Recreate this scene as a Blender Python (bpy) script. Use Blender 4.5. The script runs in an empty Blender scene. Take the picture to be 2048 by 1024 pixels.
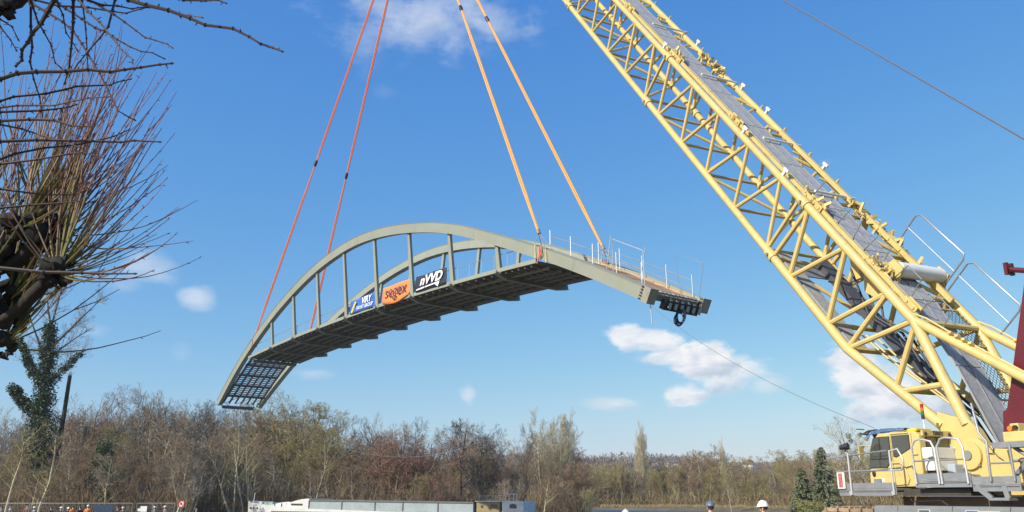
import bpy, bmesh, math, random
from mathutils import Vector, Matrix
R = math.radians
V = Vector
rnd = random.Random(7)
sc = bpy.context.scene
col = sc.collection

# ------------------------------------------------------------------ camera, world, sun, exposure
EYE = V((0, 0, 1.8))
PITCH = math.atan(478 / 1650.0)
cam_d = bpy.data.cameras.new('camera')
cam_d.sensor_width = 36.0
cam_d.lens = 36.0 * 1650 / 2048
cam_d.clip_end = 20000
cam = bpy.data.objects.new('camera', cam_d)
cam.location = EYE
cam.rotation_euler = (math.pi / 2 + PITCH, 0, 0)
col.objects.link(cam)
sc.camera = cam

SUN_AZ, SUN_EL = R(233), R(34)
sun_d = bpy.data.lights.new('sun', 'SUN')
sun_d.energy = 4.9
sun_d.angle = R(0.5)
sun_d.color = (1.0, 0.93, 0.82)
sun = bpy.data.objects.new('sun', sun_d)
to_sun = V((math.sin(SUN_AZ) * math.cos(SUN_EL), math.cos(SUN_AZ) * math.cos(SUN_EL), math.sin(SUN_EL)))
sun.rotation_euler = to_sun.to_track_quat('Z', 'Y').to_euler()
sun.location = (-40, -30, 60)
col.objects.link(sun)
sc.view_settings.view_transform = 'Standard'
sc.view_settings.look = 'None'
sc.view_settings.gamma = 1.0
sc.view_settings.exposure = 0.3
sc.view_settings.use_curve_mapping = False


def ray(px, py):
    a = (px - 1024) / 1650.0
    b = (512 - py) / 1650.0
    c, s = math.cos(PITCH), math.sin(PITCH)
    return V((a, c - b * s, s + b * c))


def at(px, py, y):
    """world point seen at photo pixel px,py at ground distance y"""
    r = ray(px, py)
    return EYE + r * (y / r.y)


def make_world():
    w = bpy.data.worlds.new('World')
    sc.world = w
    w.use_nodes = True
    nt = w.node_tree
    N, L = nt.nodes, nt.links
    N.clear()
    out = N.new('ShaderNodeOutputWorld')
    bg = N.new('ShaderNodeBackground')
    bg.inputs[1].default_value = 0.115
    sky = N.new('ShaderNodeTexSky')
    sky.sky_type = 'NISHITA'
    sky.sun_disc = False
    sky.sun_elevation = SUN_EL
    sky.sun_rotation = SUN_AZ
    sky.altitude = 60
    sky.air_density = 1.0
    sky.dust_density = 0.6
    sky.ozone_density = 2.2

    def math_(op, a, b=None, c=None, clamp=False):
        n = N.new('ShaderNodeMath')
        n.operation = op
        n.use_clamp = clamp
        for i, x in enumerate((a, b, c)):
            if x is None:
                continue
            if isinstance(x, (int, float)):
                n.inputs[i].default_value = x
            else:
                L.new(x, n.inputs[i])
        return n.outputs[0]
    tc = N.new('ShaderNodeTexCoord')
    sep = N.new('ShaderNodeSeparateXYZ')
    L.new(tc.outputs['Generated'], sep.inputs[0])
    az = math_('ARCTAN2', sep.outputs[0], sep.outputs[1])
    el = math_('ARCSINE', sep.outputs[2])
    comb = N.new('ShaderNodeCombineXYZ')
    L.new(az, comb.inputs[0])
    L.new(math_('MULTIPLY', el, 1.9), comb.inputs[1])

    def noise(scale, detail, rough, off):
        m = N.new('ShaderNodeMapping')
        m.inputs['Location'].default_value = off
        L.new(comb.outputs[0], m.inputs[0])
        n = N.new('ShaderNodeTexNoise')
        n.inputs['Scale'].default_value = scale
        n.inputs['Detail'].default_value = detail
        n.inputs['Roughness'].default_value = rough
        L.new(m.outputs[0], n.inputs['Vector'])
        return n.outputs['Fac']
    n1 = noise(15, 7, 0.56, (0, 0, 0))
    n2 = noise(15, 7, 0.56, (0.012, -0.016, 0))      # shifted towards the sun: its difference shades the puffs
    n3 = noise(44, 6, 0.62, (3, 1, 0))
    wob = math_('ADD', math_('MULTIPLY', math_('SUBTRACT', n1, 0.5), 2.2),
                math_('MULTIPLY', math_('SUBTRACT', n3, 0.5), 0.7))
    relief = math_('MULTIPLY', math_('SUBTRACT', n1, n2), 3.4)
    # px, py, half width, half height, opacity, softness, lower-side grey
    clouds = [(850, 30, 235, 100, 0.50, 1.25, 0.30), (735, 95, 60, 60, 0.30, 1.3, 0.2), (985, 30, 85, 50, 0.32, 1.3, 0.2),
              (302, 538, 62, 34, 0.42, 1.1, 0.3), (250, 568, 42, 24, 0.25, 1.1, 0.3), (392, 598, 38, 27, 0.5, 1.0, 0.35),
              (628, 747, 50, 17, 0.30, 1.0, 0.5), (937, 787, 24, 26, 0.5, .8, 0.35), (1252, 674, 50, 30, 0.92, .6, 0.5), (1316, 680, 66, 26, 0.92, .6, 0.5),
              (1335, 716, 66, 20, 0.85, .7, 0.5), (1402, 722, 84, 44, 1.0, .5, 0.75), (1460, 744, 88, 42, 0.95, .7, 1.0), (1530, 768, 56, 22, 0.45, .9, .9),
              (1366, 792, 54, 28, 0.9, .6, 0.55), (1232, 808, 68, 18, 0.5, .9, 0.5), (1715, 752, 76, 62, 1.0, .45, 0.6),
              (1780, 785, 108, 72, 1.0, .6, 0.9), (1650, 327, 20, 13, 0.12, 1.2, 0.1), (188, 662, 34, 16, 0.2, 1.1, 0.3),
              (364, 706, 22, 22, 0.12, 1.1, 0.2), (1880, 800, 80, 46, .9, .6, .8), (770, 185, 34, 24, 0.10, 1.3, .1)]
    blobs = []
    for (px, py, rx, ry, op, soft, grey) in clouds:
        r = ray(px, py).normalized()
        a0, e0 = math.atan2(r.x, r.y), math.asin(r.z)
        blobs.append((a0, e0, rx / 1650 / math.cos(e0) / 1.05, ry / 1650, op, soft, grey))
    for k in range(9):                                # the same fair-weather clouds carry on round the sky
        a0 = 0.95 + k * 0.52
        blobs.append((a0 if a0 < math.pi else a0 - 2 * math.pi, 0.14 + 0.07 * ((k * 5) % 4), 0.09 + .02 * (k % 3), 0.035 + .006 * (k % 4), 0.9, .6, .6))
    alpha = None
    shade = None
    for (a0, e0, ra, re, op, soft, grey) in blobs:
        dx = math_('DIVIDE', math_('SUBTRACT', az, a0), ra)
        dy = math_('DIVIDE', math_('SUBTRACT', el, e0), re)
        d2 = math_('SQRT', math_('ADD', math_('MULTIPLY', dx, dx), math_('MULTIPLY', dy, dy)))
        dens = math_('ADD', math_('SUBTRACT', 1.02, d2), wob)
        m = N.new('ShaderNodeMapRange')
        m.interpolation_type = 'SMOOTHSTEP'
        m.inputs['From Min'].default_value = 0.0
        m.inputs['From Max'].default_value = soft * 0.95
        m.inputs['To Max'].default_value = op
        L.new(dens, m.inputs['Value'])
        # density-weighted depth below the sunlit top gives the grey base
        low = math_('MULTIPLY', math_('MULTIPLY', math_('SUBTRACT', math_('MULTIPLY', dx, 0.35), dy), grey, None), m.outputs[0])
        alpha = m.outputs[0] if alpha is None else math_('MAXIMUM', alpha, m.outputs[0])
        shade = low if shade is None else math_('MAXIMUM', shade, low)
    sh = math_('ADD', math_('MULTIPLY', shade, 1.0), math_('ADD', relief, 0.12), None, True)
    cm = N.new('ShaderNodeMix')
    cm.data_type = 'RGBA'
    L.new(sh, cm.inputs['Factor'])
    cm.inputs['A'].default_value = (6.9, 6.95, 7.0, 1)
    cm.inputs['B'].default_value = (3.9, 4.55, 5.4, 1)
    # per-channel response: keeps the Nishita gradient but as deep a blue as a clear winter sky
    sp = N.new('ShaderNodeSeparateColor')
    L.new(sky.outputs[0], sp.inputs[0])
    cc = N.new('ShaderNodeCombineColor')
    for ch, (k, g) in enumerate(SKY_MAP):
        p = math_('POWER', math_('MULTIPLY', sp.outputs[ch], 0.115), g)
        L.new(math_('MULTIPLY', p, k / 0.115 * 2 ** -0.3), cc.inputs[ch])
    mx = N.new('ShaderNodeMix')
    mx.data_type = 'RGBA'
    L.new(alpha, mx.inputs['Factor'])
    L.new(cc.outputs[0], mx.inputs['A'])
    L.new(cm.outputs['Result'], mx.inputs['B'])
    L.new(mx.outputs['Result'], bg.inputs[0])
    L.new(bg.outputs[0], out.inputs[0])


SKY_MAP = ((1.13, 1.226), (0.983, 0.78), (0.939, 0.30))
make_world()


# ------------------------------------------------------------------ helpers
def set_props(o, label=None, cat=None, group=None, kind=None):
    if label:
        o['label'] = label
    if cat:
        o['category'] = cat
    if group:
        o['group'] = group
    if kind:
        o['kind'] = kind
    return o


def thing(name, label, cat, loc=(0, 0, 0), rotz=0.0, group=None):
    o = bpy.data.objects.new(name, None)
    o.empty_display_size = 0.3
    o.location = loc
    o.rotation_euler = (0, 0, rotz)
    col.objects.link(o)
    return set_props(o, label, cat, group)


def link(name, me, parent=None):
    o = bpy.data.objects.new(name, me)
    col.objects.link(o)
    if parent is not None:
        o.parent = parent
    return o


def frame_of(d):
    d = d.normalized()
    h = V((0, 0, 1)) if abs(d.z) < 0.95 else V((1, 0, 0))
    x = d.cross(h).normalized()
    return x, x.cross(d).normalized()


class MB:
    def __init__(self):
        self.v, self.f, self.a = [], [], []

    def poly(self, pts):
        n = len(self.v)
        self.v += [tuple(p) for p in pts]
        self.f.append(tuple(range(n, n + len(pts))))

    def tube(self, pts, rad, sides=6, cap=True, att=None):
        pts = [V(p) for p in pts]
        if not hasattr(rad, '__len__'):
            rad = [rad] * len(pts)
        n0 = len(self.v)
        x = None
        m = len(pts)
        for i, p in enumerate(pts):
            d = (pts[min(i + 1, m - 1)] - pts[max(i - 1, 0)])
            if d.length < 1e-9:
                d = V((0, 0, 1))
            d.normalize()
            if x is None:
                x, y = frame_of(d)
            else:
                x = (x - d * x.dot(d))
                if x.length < 1e-6:
                    x, y = frame_of(d)
                x.normalize()
                y = x.cross(d)
            for k in range(sides):
                t = 2 * math.pi * k / sides
                self.v.append(tuple(p + (x * math.cos(t) + y * math.sin(t)) * rad[i]))
                if att is not None:
                    self.a.append(att[i])
        for i in range(m - 1):
            for k in range(sides):
                a = n0 + i * sides + k
                b = n0 + i * sides + (k + 1) % sides
                self.f.append((a, a + sides, b + sides, b))
        if cap:
            self.f.append(tuple(n0 + k for k in range(sides)))
            self.f.append(tuple(n0 + (m - 1) * sides + k for k in reversed(range(sides))))
        return self

    def bar(self, p, q, w, h, up=None, w2=None, h2=None):
        """box beam from p to q, w across, h along up"""
        p, q = V(p), V(q)
        d = (q - p).normalized()
        if up is None:
            up = V((0, 0, 1)) if abs(d.z) < 0.9 else V((1, 0, 0))
        x = d.cross(V(up)).normalized()
        y = x.cross(d).normalized()
        w2 = w if w2 is None else w2
        h2 = h if h2 is None else h2
        n = len(self.v)
        for c, ww, hh in ((p, w, h), (q, w2, h2)):
            for sx, sy in ((-1, -1), (1, -1), (1, 1), (-1, 1)):
                self.v.append(tuple(c + x * sx * ww / 2 + y * sy * hh / 2))
        self.f += [tuple(n + i for i in t) for t in
                   ((0, 1, 2, 3), (7, 6, 5, 4), (0, 4, 5, 1), (1, 5, 6, 2), (2, 6, 7, 3), (3, 7, 4, 0))]
        return self

    def box(self, x0, x1, y0, y1, z0, z1):
        n = len(self.v)
        for z in (z0, z1):
            self.v += [(x0, y0, z), (x1, y0, z), (x1, y1, z), (x0, y1, z)]
        self.f += [tuple(n + i for i in t) for t in
                   ((3, 2, 1, 0), (4, 5, 6, 7), (0, 1, 5, 4), (1, 2, 6, 5), (2, 3, 7, 6), (3, 0, 4, 7))]
        return self

    def prism(self, prof, axis, a0, a1):
        """profile of 2d points extruded along axis 0/1/2"""
        n = len(self.v)
        m = len(prof)
        for a in (a0, a1):
            for (p, q) in prof:
                t = [p, q]
                t.insert(axis, a)
                self.v.append(tuple(t))
        self.f.append(tuple(n + i for i in range(m)))
        self.f.append(tuple(n + m + i for i in reversed(range(m))))
        for i in range(m):
            j = (i + 1) % m
            self.f.append((n + i, n + m + i, n + m + j, n + j))
        return self

    def ball(self, c, r, seg=10, rings=6, z0=-1.0, sq=(1, 1, 1)):
        c = V(c)
        n = len(self.v)
        lo = math.asin(z0)
        for i in range(rings + 1):
            e = lo + (math.pi / 2 - lo) * i / rings
            for k in range(seg):
                t = 2 * math.pi * k / seg
                self.v.append((c.x + r * sq[0] * math.cos(e) * math.cos(t), c.y + r * sq[1] * math.cos(e) * math.sin(t), c.z + r * sq[2] * math.sin(e)))
        for i in range(rings):
            for k in range(seg):
                a = n + i * seg + k
                b = n + i * seg + (k + 1) % seg
                self.f.append((a, b, b + seg, a + seg))
        return self

    def mesh(self, name, m, smooth=False, bevel=0, fix=True):
        me = bpy.data.meshes.new(name)
        me.from_pydata(self.v, [], self.f)
        if m is not None:
            me.materials.append(m)
        if self.a and len(self.a) == len(self.v):
            at_ = me.attributes.new('along', 'FLOAT', 'POINT')
            at_.data.foreach_set('value', self.a)
        if fix or bevel:
            b = bmesh.new()
            b.from_mesh(me)
            bmesh.ops.recalc_face_normals(b, faces=b.faces)
            if bevel:
                es = [e for e in b.edges if len(e.link_faces) == 2 and e.calc_face_angle(0) > 0.6]
                bmesh.ops.bevel(b, geom=es, offset=bevel, segments=2, affect='EDGES', profile=0.6)
            b.to_mesh(me)
            b.free()
        if smooth:
            me.shade_smooth()
            try:
                me.set_sharp_from_angle(angle=R(40))
            except Exception:
                pass
        me.update()
        return me

    def build(self, name, m, parent=None, smooth=False, bevel=0, fix=True):
        return link(name, self.mesh(name, m, smooth, bevel, fix), parent)


MATS = {}


def mat(name, c, rough=0.6, metal=0.0, var=0.12, scale=3.0, bump=0.0, bscale=30.0, dirt=None, dirt_amt=0.3, obj_var=0.0, spec=0.5):
    m = bpy.data.materials.new(name)
    m.use_nodes = True
    nt = m.node_tree
    N, L = nt.nodes, nt.links
    b = N['Principled BSDF']
    b.inputs['Roughness'].default_value = rough
    b.inputs['Metallic'].default_value = metal
    b.inputs['Specular IOR Level'].default_value = spec
    tc = N.new('ShaderNodeTexCoord')
    n = N.new('ShaderNodeTexNoise')
    n.inputs['Scale'].default_value = scale
    n.inputs['Detail'].default_value = 6
    n.inputs['Roughness'].default_value = 0.65
    L.new(tc.outputs['Object'], n.inputs['Vector'])
    r = N.new('ShaderNodeValToRGB')
    r.color_ramp.elements[0].position = 0.3
    r.color_ramp.elements[1].position = 0.7
    r.color_ramp.elements[0].color = (c[0] * (1 - var), c[1] * (1 - var), c[2] * (1 - var), 1)
    r.color_ramp.elements[1].color = (min(1, c[0] * (1 + var)), min(1, c[1] * (1 + var)), min(1, c[2] * (1 + var)), 1)
    L.new(n.outputs['Fac'], r.inputs['Fac'])
    src = r.outputs['Color']
    if dirt:
        n2 = N.new('ShaderNodeTexNoise')
        n2.inputs['Scale'].default_value = scale * 2.7
        n2.inputs['Detail'].default_value = 8
        n2.inputs['Roughness'].default_value = 0.75
        L.new(tc.outputs['Object'], n2.inputs['Vector'])
        mr = N.new('ShaderNodeMapRange')
        mr.inputs['From Min'].default_value = 0.52
        mr.inputs['From Max'].default_value = 0.72
        mr.inputs['To Max'].default_value = dirt_amt
        L.new(n2.outputs['Fac'], mr.inputs['Value'])
        mx = N.new('ShaderNodeMix')
        mx.data_type = 'RGBA'
        L.new(mr.outputs['Result'], mx.inputs['Factor'])
        L.new(src, mx.inputs['A'])
        mx.inputs['B'].default_value = (*dirt, 1)
        src = mx.outputs['Result']
    if obj_var:
        oi = N.new('ShaderNodeObjectInfo')
        hs = N.new('ShaderNodeHueSaturation')
        mr = N.new('ShaderNodeMapRange')
        mr.inputs['To Min'].default_value = 1 - obj_var
        mr.inputs['To Max'].default_value = 1 + obj_var
        L.new(oi.outputs['Random'], mr.inputs['Value'])
        L.new(mr.outputs['Result'], hs.inputs['Value'])
        L.new(src, hs.inputs['Color'])
        src = hs.outputs['Color']
    L.new(src, b.inputs['Base Color'])
    if bump:
        n3 = N.new('ShaderNodeTexNoise')
        n3.inputs['Scale'].default_value = bscale
        n3.inputs['Detail'].default_value = 5
        L.new(tc.outputs['Object'], n3.inputs['Vector'])
        bp = N.new('ShaderNodeBump')
        bp.inputs['Strength'].default_value = bump
        bp.inputs['Distance'].default_value = 0.03
        L.new(n3.outputs['Fac'], bp.inputs['Height'])
        L.new(bp.outputs[0], b.inputs['Normal'])
    MATS[name] = m
    return m


M_steel = mat('grey_green_bridge_paint', (0.27, 0.285, 0.225), 0.5, 0, 0.07, 0.5, 0.05, 20, (0.25, 0.22, 0.15), 0.2)
M_dark_steel = mat('dark_primed_steel', (0.26, 0.25, 0.2), 0.6, 0, 0.18, 1.2, 0.1, 14, (0.14, 0.09, 0.05), 0.4)
M_stair = mat('shade_darkened_stair_steel', (0.1, 0.1, 0.095), 0.6, 0, 0.2, 2)  # darker than the other steel: shade on the open stair grid is painted in
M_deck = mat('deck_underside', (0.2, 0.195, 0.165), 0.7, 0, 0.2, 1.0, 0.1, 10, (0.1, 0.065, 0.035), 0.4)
M_galv = mat('galvanised_steel', (0.29, 0.30, 0.31), 0.45, 0.4, 0.12, 4, 0.05, 40, (0.25, 0.24, 0.22), 0.3)
M_alu = mat('aluminium_tube', (0.62, 0.62, 0.6), 0.38, 0.5, 0.08, 5)
M_black = mat('black_rubber', (0.018, 0.018, 0.02), 0.55, 0, 0.2, 5)
M_timber = mat('orange_formwork_timber', (0.43, 0.27, 0.15), 0.75, 0, 0.25, 1.6, 0.25, 25, (0.2, 0.11, 0.05), 0.5, 0.2)
M_yellow = mat('cream_yellow_crane_paint', (0.59, 0.455, 0.168), 0.45, 0, 0.08, 0.9, 0.06, 14, (0.33, 0.24, 0.12), 0.45)
M_yellow2 = mat('bright_yellow_patch', (0.78, 0.56, 0.03), 0.4, 0, 0.05, 2)
M_red = mat('dark_red_mast_paint', (0.115, 0.012, 0.018), 0.4, 0, 0.15, 1.0, 0.04, 14, (0.06, 0.02, 0.02), 0.3)
M_white = mat('white_paint', (0.76, 0.75, 0.7), 0.45, 0, 0.05, 1.5, 0.03, 18, (0.45, 0.4, 0.33), 0.25)
M_grating = mat('grey_walkway_grating', (0.36, 0.36, 0.355), 0.6, 0.1, 0.2, 6, 0.3, 60, (0.12, 0.11, 0.1), 0.4)
M_orange_sling = mat('orange_web_sling', (0.85, 0.36, 0.09), 0.8, 0, 0.15, 6, 0.3, 60)
M_red_sling = mat('red_orange_web_sling', (0.78, 0.2, 0.1), 0.8, 0, 0.15, 6, 0.3, 60)
M_glass = mat('tinted_cab_glass', (0.06, 0.065, 0.052), 0.05, 0, 0.1, 2, spec=0.8)
M_rust = mat('worn_brown_track_steel', (0.3, 0.215, 0.13), 0.75, 0.0, 0.3, 3, 0.4, 16, (0.32, 0.26, 0.18), 0.6, 0.25)
M_under = mat('dark_undercarriage', (0.05, 0.045, 0.04), 0.7, 0.1, 0.3, 2, 0.2, 14, (0.12, 0.1, 0.07), 0.5)


# ------------------------------------------------------------------ ground, water, hills
def dist_seg(px, py, ax, ay, bx, by):
    dx, dy = bx - ax, by - ay
    t = max(0, min(1, ((px - ax) * dx + (py - ay) * dy) / (dx * dx + dy * dy)))
    return math.hypot(px - ax - t * dx, py - ay - t * dy)


RIVER = [(-33, 92), (-20, 66), (0, 56), (40, 50), (90, 44), (200, 30), (900, -40), (900, 60), (260, 92), (130, 118), (82, 146), (58, 172), (20, 202),
         (15, 168), (10, 132), (-8, 121), (-30, 116), (-37, 106)]


def in_river(x, y):
    c = False
    n = len(RIVER)
    for i in range(n):
        x1, y1 = RIVER[i]
        x2, y2 = RIVER[(i + 1) % n]
        if (y1 > y) != (y2 > y) and x < (x2 - x1) * (y - y1) / (y2 - y1) + x1:
            c = not c
    return c


def ground_z(x, y):
    d = min(dist_seg(x, y, *RIVER[i], *RIVER[(i + 1) % len(RIVER)]) for i in range(len(RIVER)))
    if in_river(x, y):
        return max(-3.0, -1.5 - d * 0.35)
    near = 0.0 if (y < 60 and x > -25) else -1.0
    if x <= -25 and y < 60:
        near = max(-1.0, (x + 25) / 10)
    h = min(near, -1.5 + d * 0.3)
    return h + 0.05 * math.sin(x * 0.7) * math.cos(y * 0.53)


M_ground = mat('rough_bank_ground', (0.13, 0.105, 0.06), 0.95, 0, 0.35, 0.35, 0.5, 4, (0.08, 0.1, 0.03), 0.6)


def make_ground():
    xs = [-1450, -900, -500, -250, -150] + [-110 + 3 * i for i in range(76)] + [130, 160, 200, 260, 400, 700, 1450]
    ys = [-850, -200, -60, -20] + [-8 + 3 * i for i in range(75)] + [225, 260, 320, 420, 600, 900, 1450]
    vs = [(x, y, ground_z(x, y) if abs(x) < 900 and y < 900 else -1.0) for y in ys for x in xs]
    nx = len(xs)
    fs = [(j * nx + i, j * nx + i + 1, (j + 1) * nx + i + 1, (j + 1) * nx + i) for j in range(len(ys) - 1) for i in range(nx - 1)]
    b = MB()
    b.v, b.f = vs, fs
    o = b.build('ground', M_ground, smooth=True, fix=False)
    set_props(o, kind='structure')


make_ground()


def make_water():
    m = bpy.data.materials.new('river_water')
    m.use_nodes = True
    N, L = m.node_tree.nodes, m.node_tree.links
    b = N['Principled BSDF']
    b.inputs['Base Color'].default_value = (0.07, 0.11, 0.16, 1)
    b.inputs['Roughness'].default_value = 0.33
    b.inputs['Specular IOR Level'].default_value = 0.6
    tc = N.new('ShaderNodeTexCoord')
    mp = N.new('ShaderNodeMapping')
    mp.inputs['Scale'].default_value = (0.5, 1.6, 1)
    n = N.new('ShaderNodeTexNoise')
    n.inputs['Scale'].default_value = 1.6
    n.inputs['Detail'].default_value = 5
    L.new(tc.outputs['Object'], mp.inputs[0])
    L.new(mp.outputs[0], n.inputs['Vector'])
    bp = N.new('ShaderNodeBump')
    bp.inputs['Strength'].default_value = 1.0
    bp.inputs['Distance'].default_value = 0.6
    L.new(n.outputs['Fac'], bp.inputs['Height'])
    L.new(bp.outputs[0], b.inputs['Normal'])
    w = MB()
    w.poly([(-45, 40, -1.5), (950, -60, -1.5), (950, 215, -1.5), (-45, 215, -1.5)])
    set_props(w.build('water', m), kind='structure')


make_water()

M_hill = mat('wooded_hill_slope', (0.12, 0.1, 0.075), 0.95, 0, 0.3, 0.03, 0.3, 0.4)


def hill_h(x, y):
    u = math.exp(-((y - 760) / 200) ** 2)
    f = 25 * math.exp(-((x - 40) / 300) ** 2) + 13 * math.exp(-((x - 420) / 240) ** 2) + 22 * math.exp(-((x + 400) / 300) ** 2)
    return u * (f + 2.0 * math.sin(x * 0.021) + 1.5 * math.sin(x * 0.057 + 1))


def make_hills():
    b = MB()
    xs = [-900 + 30 * i for i in range(68)]
    ys = [430 + 30 * i for i in range(24)]
    b.v = [(x, y, -1.6 + hill_h(x, y)) for y in ys for x in xs]
    nx = len(xs)
    b.f = [(j * nx + i, j * nx + i + 1, (j + 1) * nx + i + 1, (j + 1) * nx + i) for j in range(len(ys) - 1) for i in range(nx - 1)]
    set_props(b.build('hill', M_hill, smooth=True, fix=False), kind='structure')


make_hills()


# ------------------------------------------------------------------ vegetation
def bark(name, c, **k):
    return mat(name, c, 0.9, 0, 0.25, 4, 0.4, 12, None, 0, 0.12)


M_bark_grey = bark('grey_brown_bark', (0.19, 0.15, 0.1))
M_bark_pale = bark('pale_bark', (0.46, 0.4, 0.25))  # pale yellowish colour of the bark itself
M_bark_dark = bark('dark_bark', (0.05, 0.04, 0.03))
M_tw_brown = bark('brown_twigs', (0.25, 0.175, 0.1))
M_tw_red = bark('russet_twigs', (0.25, 0.14, 0.09))
M_tw_olive = bark('olive_twigs', (0.27, 0.225, 0.095))
M_tw_grey = bark('grey_twigs', (0.25, 0.205, 0.15))
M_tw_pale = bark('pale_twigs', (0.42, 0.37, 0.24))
M_tw_dark = bark('dark_twigs', (0.085, 0.065, 0.048))
M_ivy = mat('ivy_leaves', (0.035, 0.062, 0.018), 0.55, 0, 0.4, 2.0, obj_var=0.1)
M_conifer = mat('conifer_needles', (0.12, 0.135, 0.06), 0.7, 0, 0.4, 1.5, obj_var=0.15)
M_olive_leaf = mat('olive_evergreen_leaves', (0.2, 0.2, 0.05), 0.7, 0, 0.35, 1.5)
M_mistletoe = mat('mistletoe', (0.1, 0.11, 0.035), 0.8, 0, 0.3, 4)


def rdir(rg):
    while True:
        v = V((rg.uniform(-1, 1), rg.uniform(-1, 1), rg.uniform(-1, 1)))
        if 0.05 < v.length < 1:
            return v.normalized()


def twig_tri(mb, p, q, w, rg):
    d = q - p
    s = d.cross(rdir(rg))
    if s.length < 1e-6:
        return
    s = s.normalized() * w * 0.5
    n = len(mb.v)
    mb.v += [tuple(p - s), tuple(p + s), tuple(q)]
    mb.f.append((n, n + 1, n + 2))


def grow(mb_wood, mb_tw, rg, p, d, length, rad, level, maxl, up, spread, kids, tw):
    """one branch: a bent tapered tube, with children; the last levels are twigs"""
    seg = 4 if level < 2 else 3
    pts, rr = [p.copy()], [rad]
    q = p.copy()
    dd = d.normalized()
    for i in range(seg):
        dd = (dd + rdir(rg) * 0.16 + V((0, 0, 1)) * up).normalized()
        q = q + dd * (length / seg)
        pts.append(q.copy())
        rr.append(max(rad * (1 - 0.8 * (i + 1) / seg), 0.012))
    if level <= 1:
        mb_wood.tube(pts, rr, 6 if level == 0 else 4, False)
    elif level == 2:
        mb_tw.tube(pts, rr, 3, False)
    else:
        for i in range(seg):
            twig_tri(mb_tw, pts[i], pts[i + 1] + (pts[i + 1] - pts[i]) * 0.25, max(tw * (1.5 if level == 3 else 1.0), rr[i] * 1.6), rg)
    if level >= maxl:
        return
    n = kids[level]
    for k in range(n):
        t = (0.3 if level == 0 else 0.2) + (0.98 - (0.3 if level == 0 else 0.2)) * (k + rg.random() * 0.7) / n
        i = min(int(t * seg), seg - 1)
        o = pts[i].lerp(pts[i + 1], t * seg - i)
        ax = (pts[i + 1] - pts[i]).normalized()
        s = ax.cross(rdir(rg)).normalized()
        nd = (ax * (1 - spread) + s * spread).normalized()
        cl = length * rg.uniform(0.42, 0.62) * (1.15 - 0.55 * t)
        if level == 0:
            cl = length * rg.uniform(0.34, 0.5) * (1.15 - 0.6 * t)
        grow(mb_wood, mb_tw, rg, o, nd, cl, rr[i] * 0.5, level + 1, maxl, up, spread, kids, tw)


PROTO = {}


def proto(name, seed, height=12, rad=0.2, stems=1, up=0.1, spread=0.62, kids=(13, 7, 7, 4), tw=0.035, lean=0.05, maxl=4):
    rg = random.Random(seed)
    w, t = MB(), MB()
    for s in range(stems):
        a = rg.uniform(0, 6.28)
        st = 0.0 if stems == 1 else 0.28
        d = V((math.cos(a) * st + rg.uniform(-lean, lean), math.sin(a) * st + rg.uniform(-lean, lean), 1))
        grow(w, t, rg, V((math.cos(a) * st, math.sin(a) * st, -0.3)), d, height * rg.uniform(0.85, 1.0), rad, 0, maxl, up, spread, kids, tw)
    PROTO[name] = (w.mesh('trunk_' + name, None, True, fix=False), t.mesh('crown_' + name, None, False, fix=False), height)


proto('broad_a', 1, 12, 0.2, 1, 0.05, 0.66, (13, 8, 7, 4))
proto('broad_b', 2, 12, 0.17, 2, 0.07, 0.6, (10, 7, 6, 4))
proto('broad_c', 3, 12, 0.22, 1, 0.09, 0.62, (15, 7, 7, 4))
proto('multi', 4, 9, 0.11, 4, 0.05, 0.62, (8, 6, 6, 4))
proto('multi_b', 14, 9, 0.1, 5, 0.08, 0.58, (7, 6, 6, 4))
proto('tall', 5, 14, 0.17, 1, 0.12, 0.58, (17, 6, 6, 4), 0.03)
proto('poplar', 6, 16, 0.2, 3, 0.34, 0.42, (16, 7, 6, 4), 0.04)
proto('alder', 7, 13, 0.15, 1, 0.03, 0.72, (18, 6, 6, 4), 0.05)
proto('open_a', 8, 13, 0.15, 2, 0.12, 0.52, (9, 5, 5, 3), 0.03, 0.12)
proto('fan', 9, 13, 0.16, 3, 0.2, 0.48, (10, 7, 7, 4), 0.035)
proto('wispy_a', 15, 13, 0.13, 2, 0.12, 0.5, (10, 6, 5, 3), 0.028, 0.1)
proto('wispy_b', 16, 13, 0.14, 1, 0.1, 0.55, (14, 6, 5, 3), 0.028, 0.1)
proto('wispy_c', 17, 12, 0.1, 4, 0.16, 0.48, (7, 6, 5, 3), 0.028, 0.1)
_slot = {}


def mesh_with(me, m):
    """the same geometry with another material (one copy per pair)"""
    k = (me.name, m.name)
    if k not in _slot:
        c = me.copy()
        c.materials.clear()
        c.materials.append(m)
        _slot[k] = c
    return _slot[k]


def bare_tree(kind, x, y, height, trunk_m, crown_m, label, group=None, name='bare_tree', sx=1.0, rot=None, lean=0.0):
    tm, cm, h0 = PROTO[kind]
    o = thing(name, label, 'tree', (x, y, ground_z(x, y)), rnd.uniform(0, 6.28) if rot is None else rot, group)
    k = height / h0
    o.scale = (k * sx, k * sx, k)
    if lean:
        o.rotation_euler.y = lean
    link('trunk', mesh_with(tm, trunk_m), o)
    link('crown', mesh_with(cm, crown_m), o)
    return o


def px_x(px, y):
    r = ray(px, 990)
    return r.x / r.y * y


def h_for(px, top, y):
    """tree height whose top shows at photo row top"""
    x = px_x(px, y)
    return at(px, top, y).z - ground_z(x, y)


SIL = [(-60, 850), (0, 838), (60, 850), (120, 840), (180, 800), (230, 808), (280, 800), (340, 800), (400, 812), (460, 822), (520, 806), (590, 806), (650, 832),
       (700, 868), (745, 846), (800, 862), (860, 868), (900, 880), (960, 858), (1000, 900), (1050, 905), (1100, 880), (1150, 900), (1190, 940)]


def sil(px):
    for (a, ya), (b, yb) in zip(SIL, SIL[1:]):
        if a <= px <= b:
            return ya + (yb - ya) * (px - a) / (b - a)
    return 900


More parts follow.
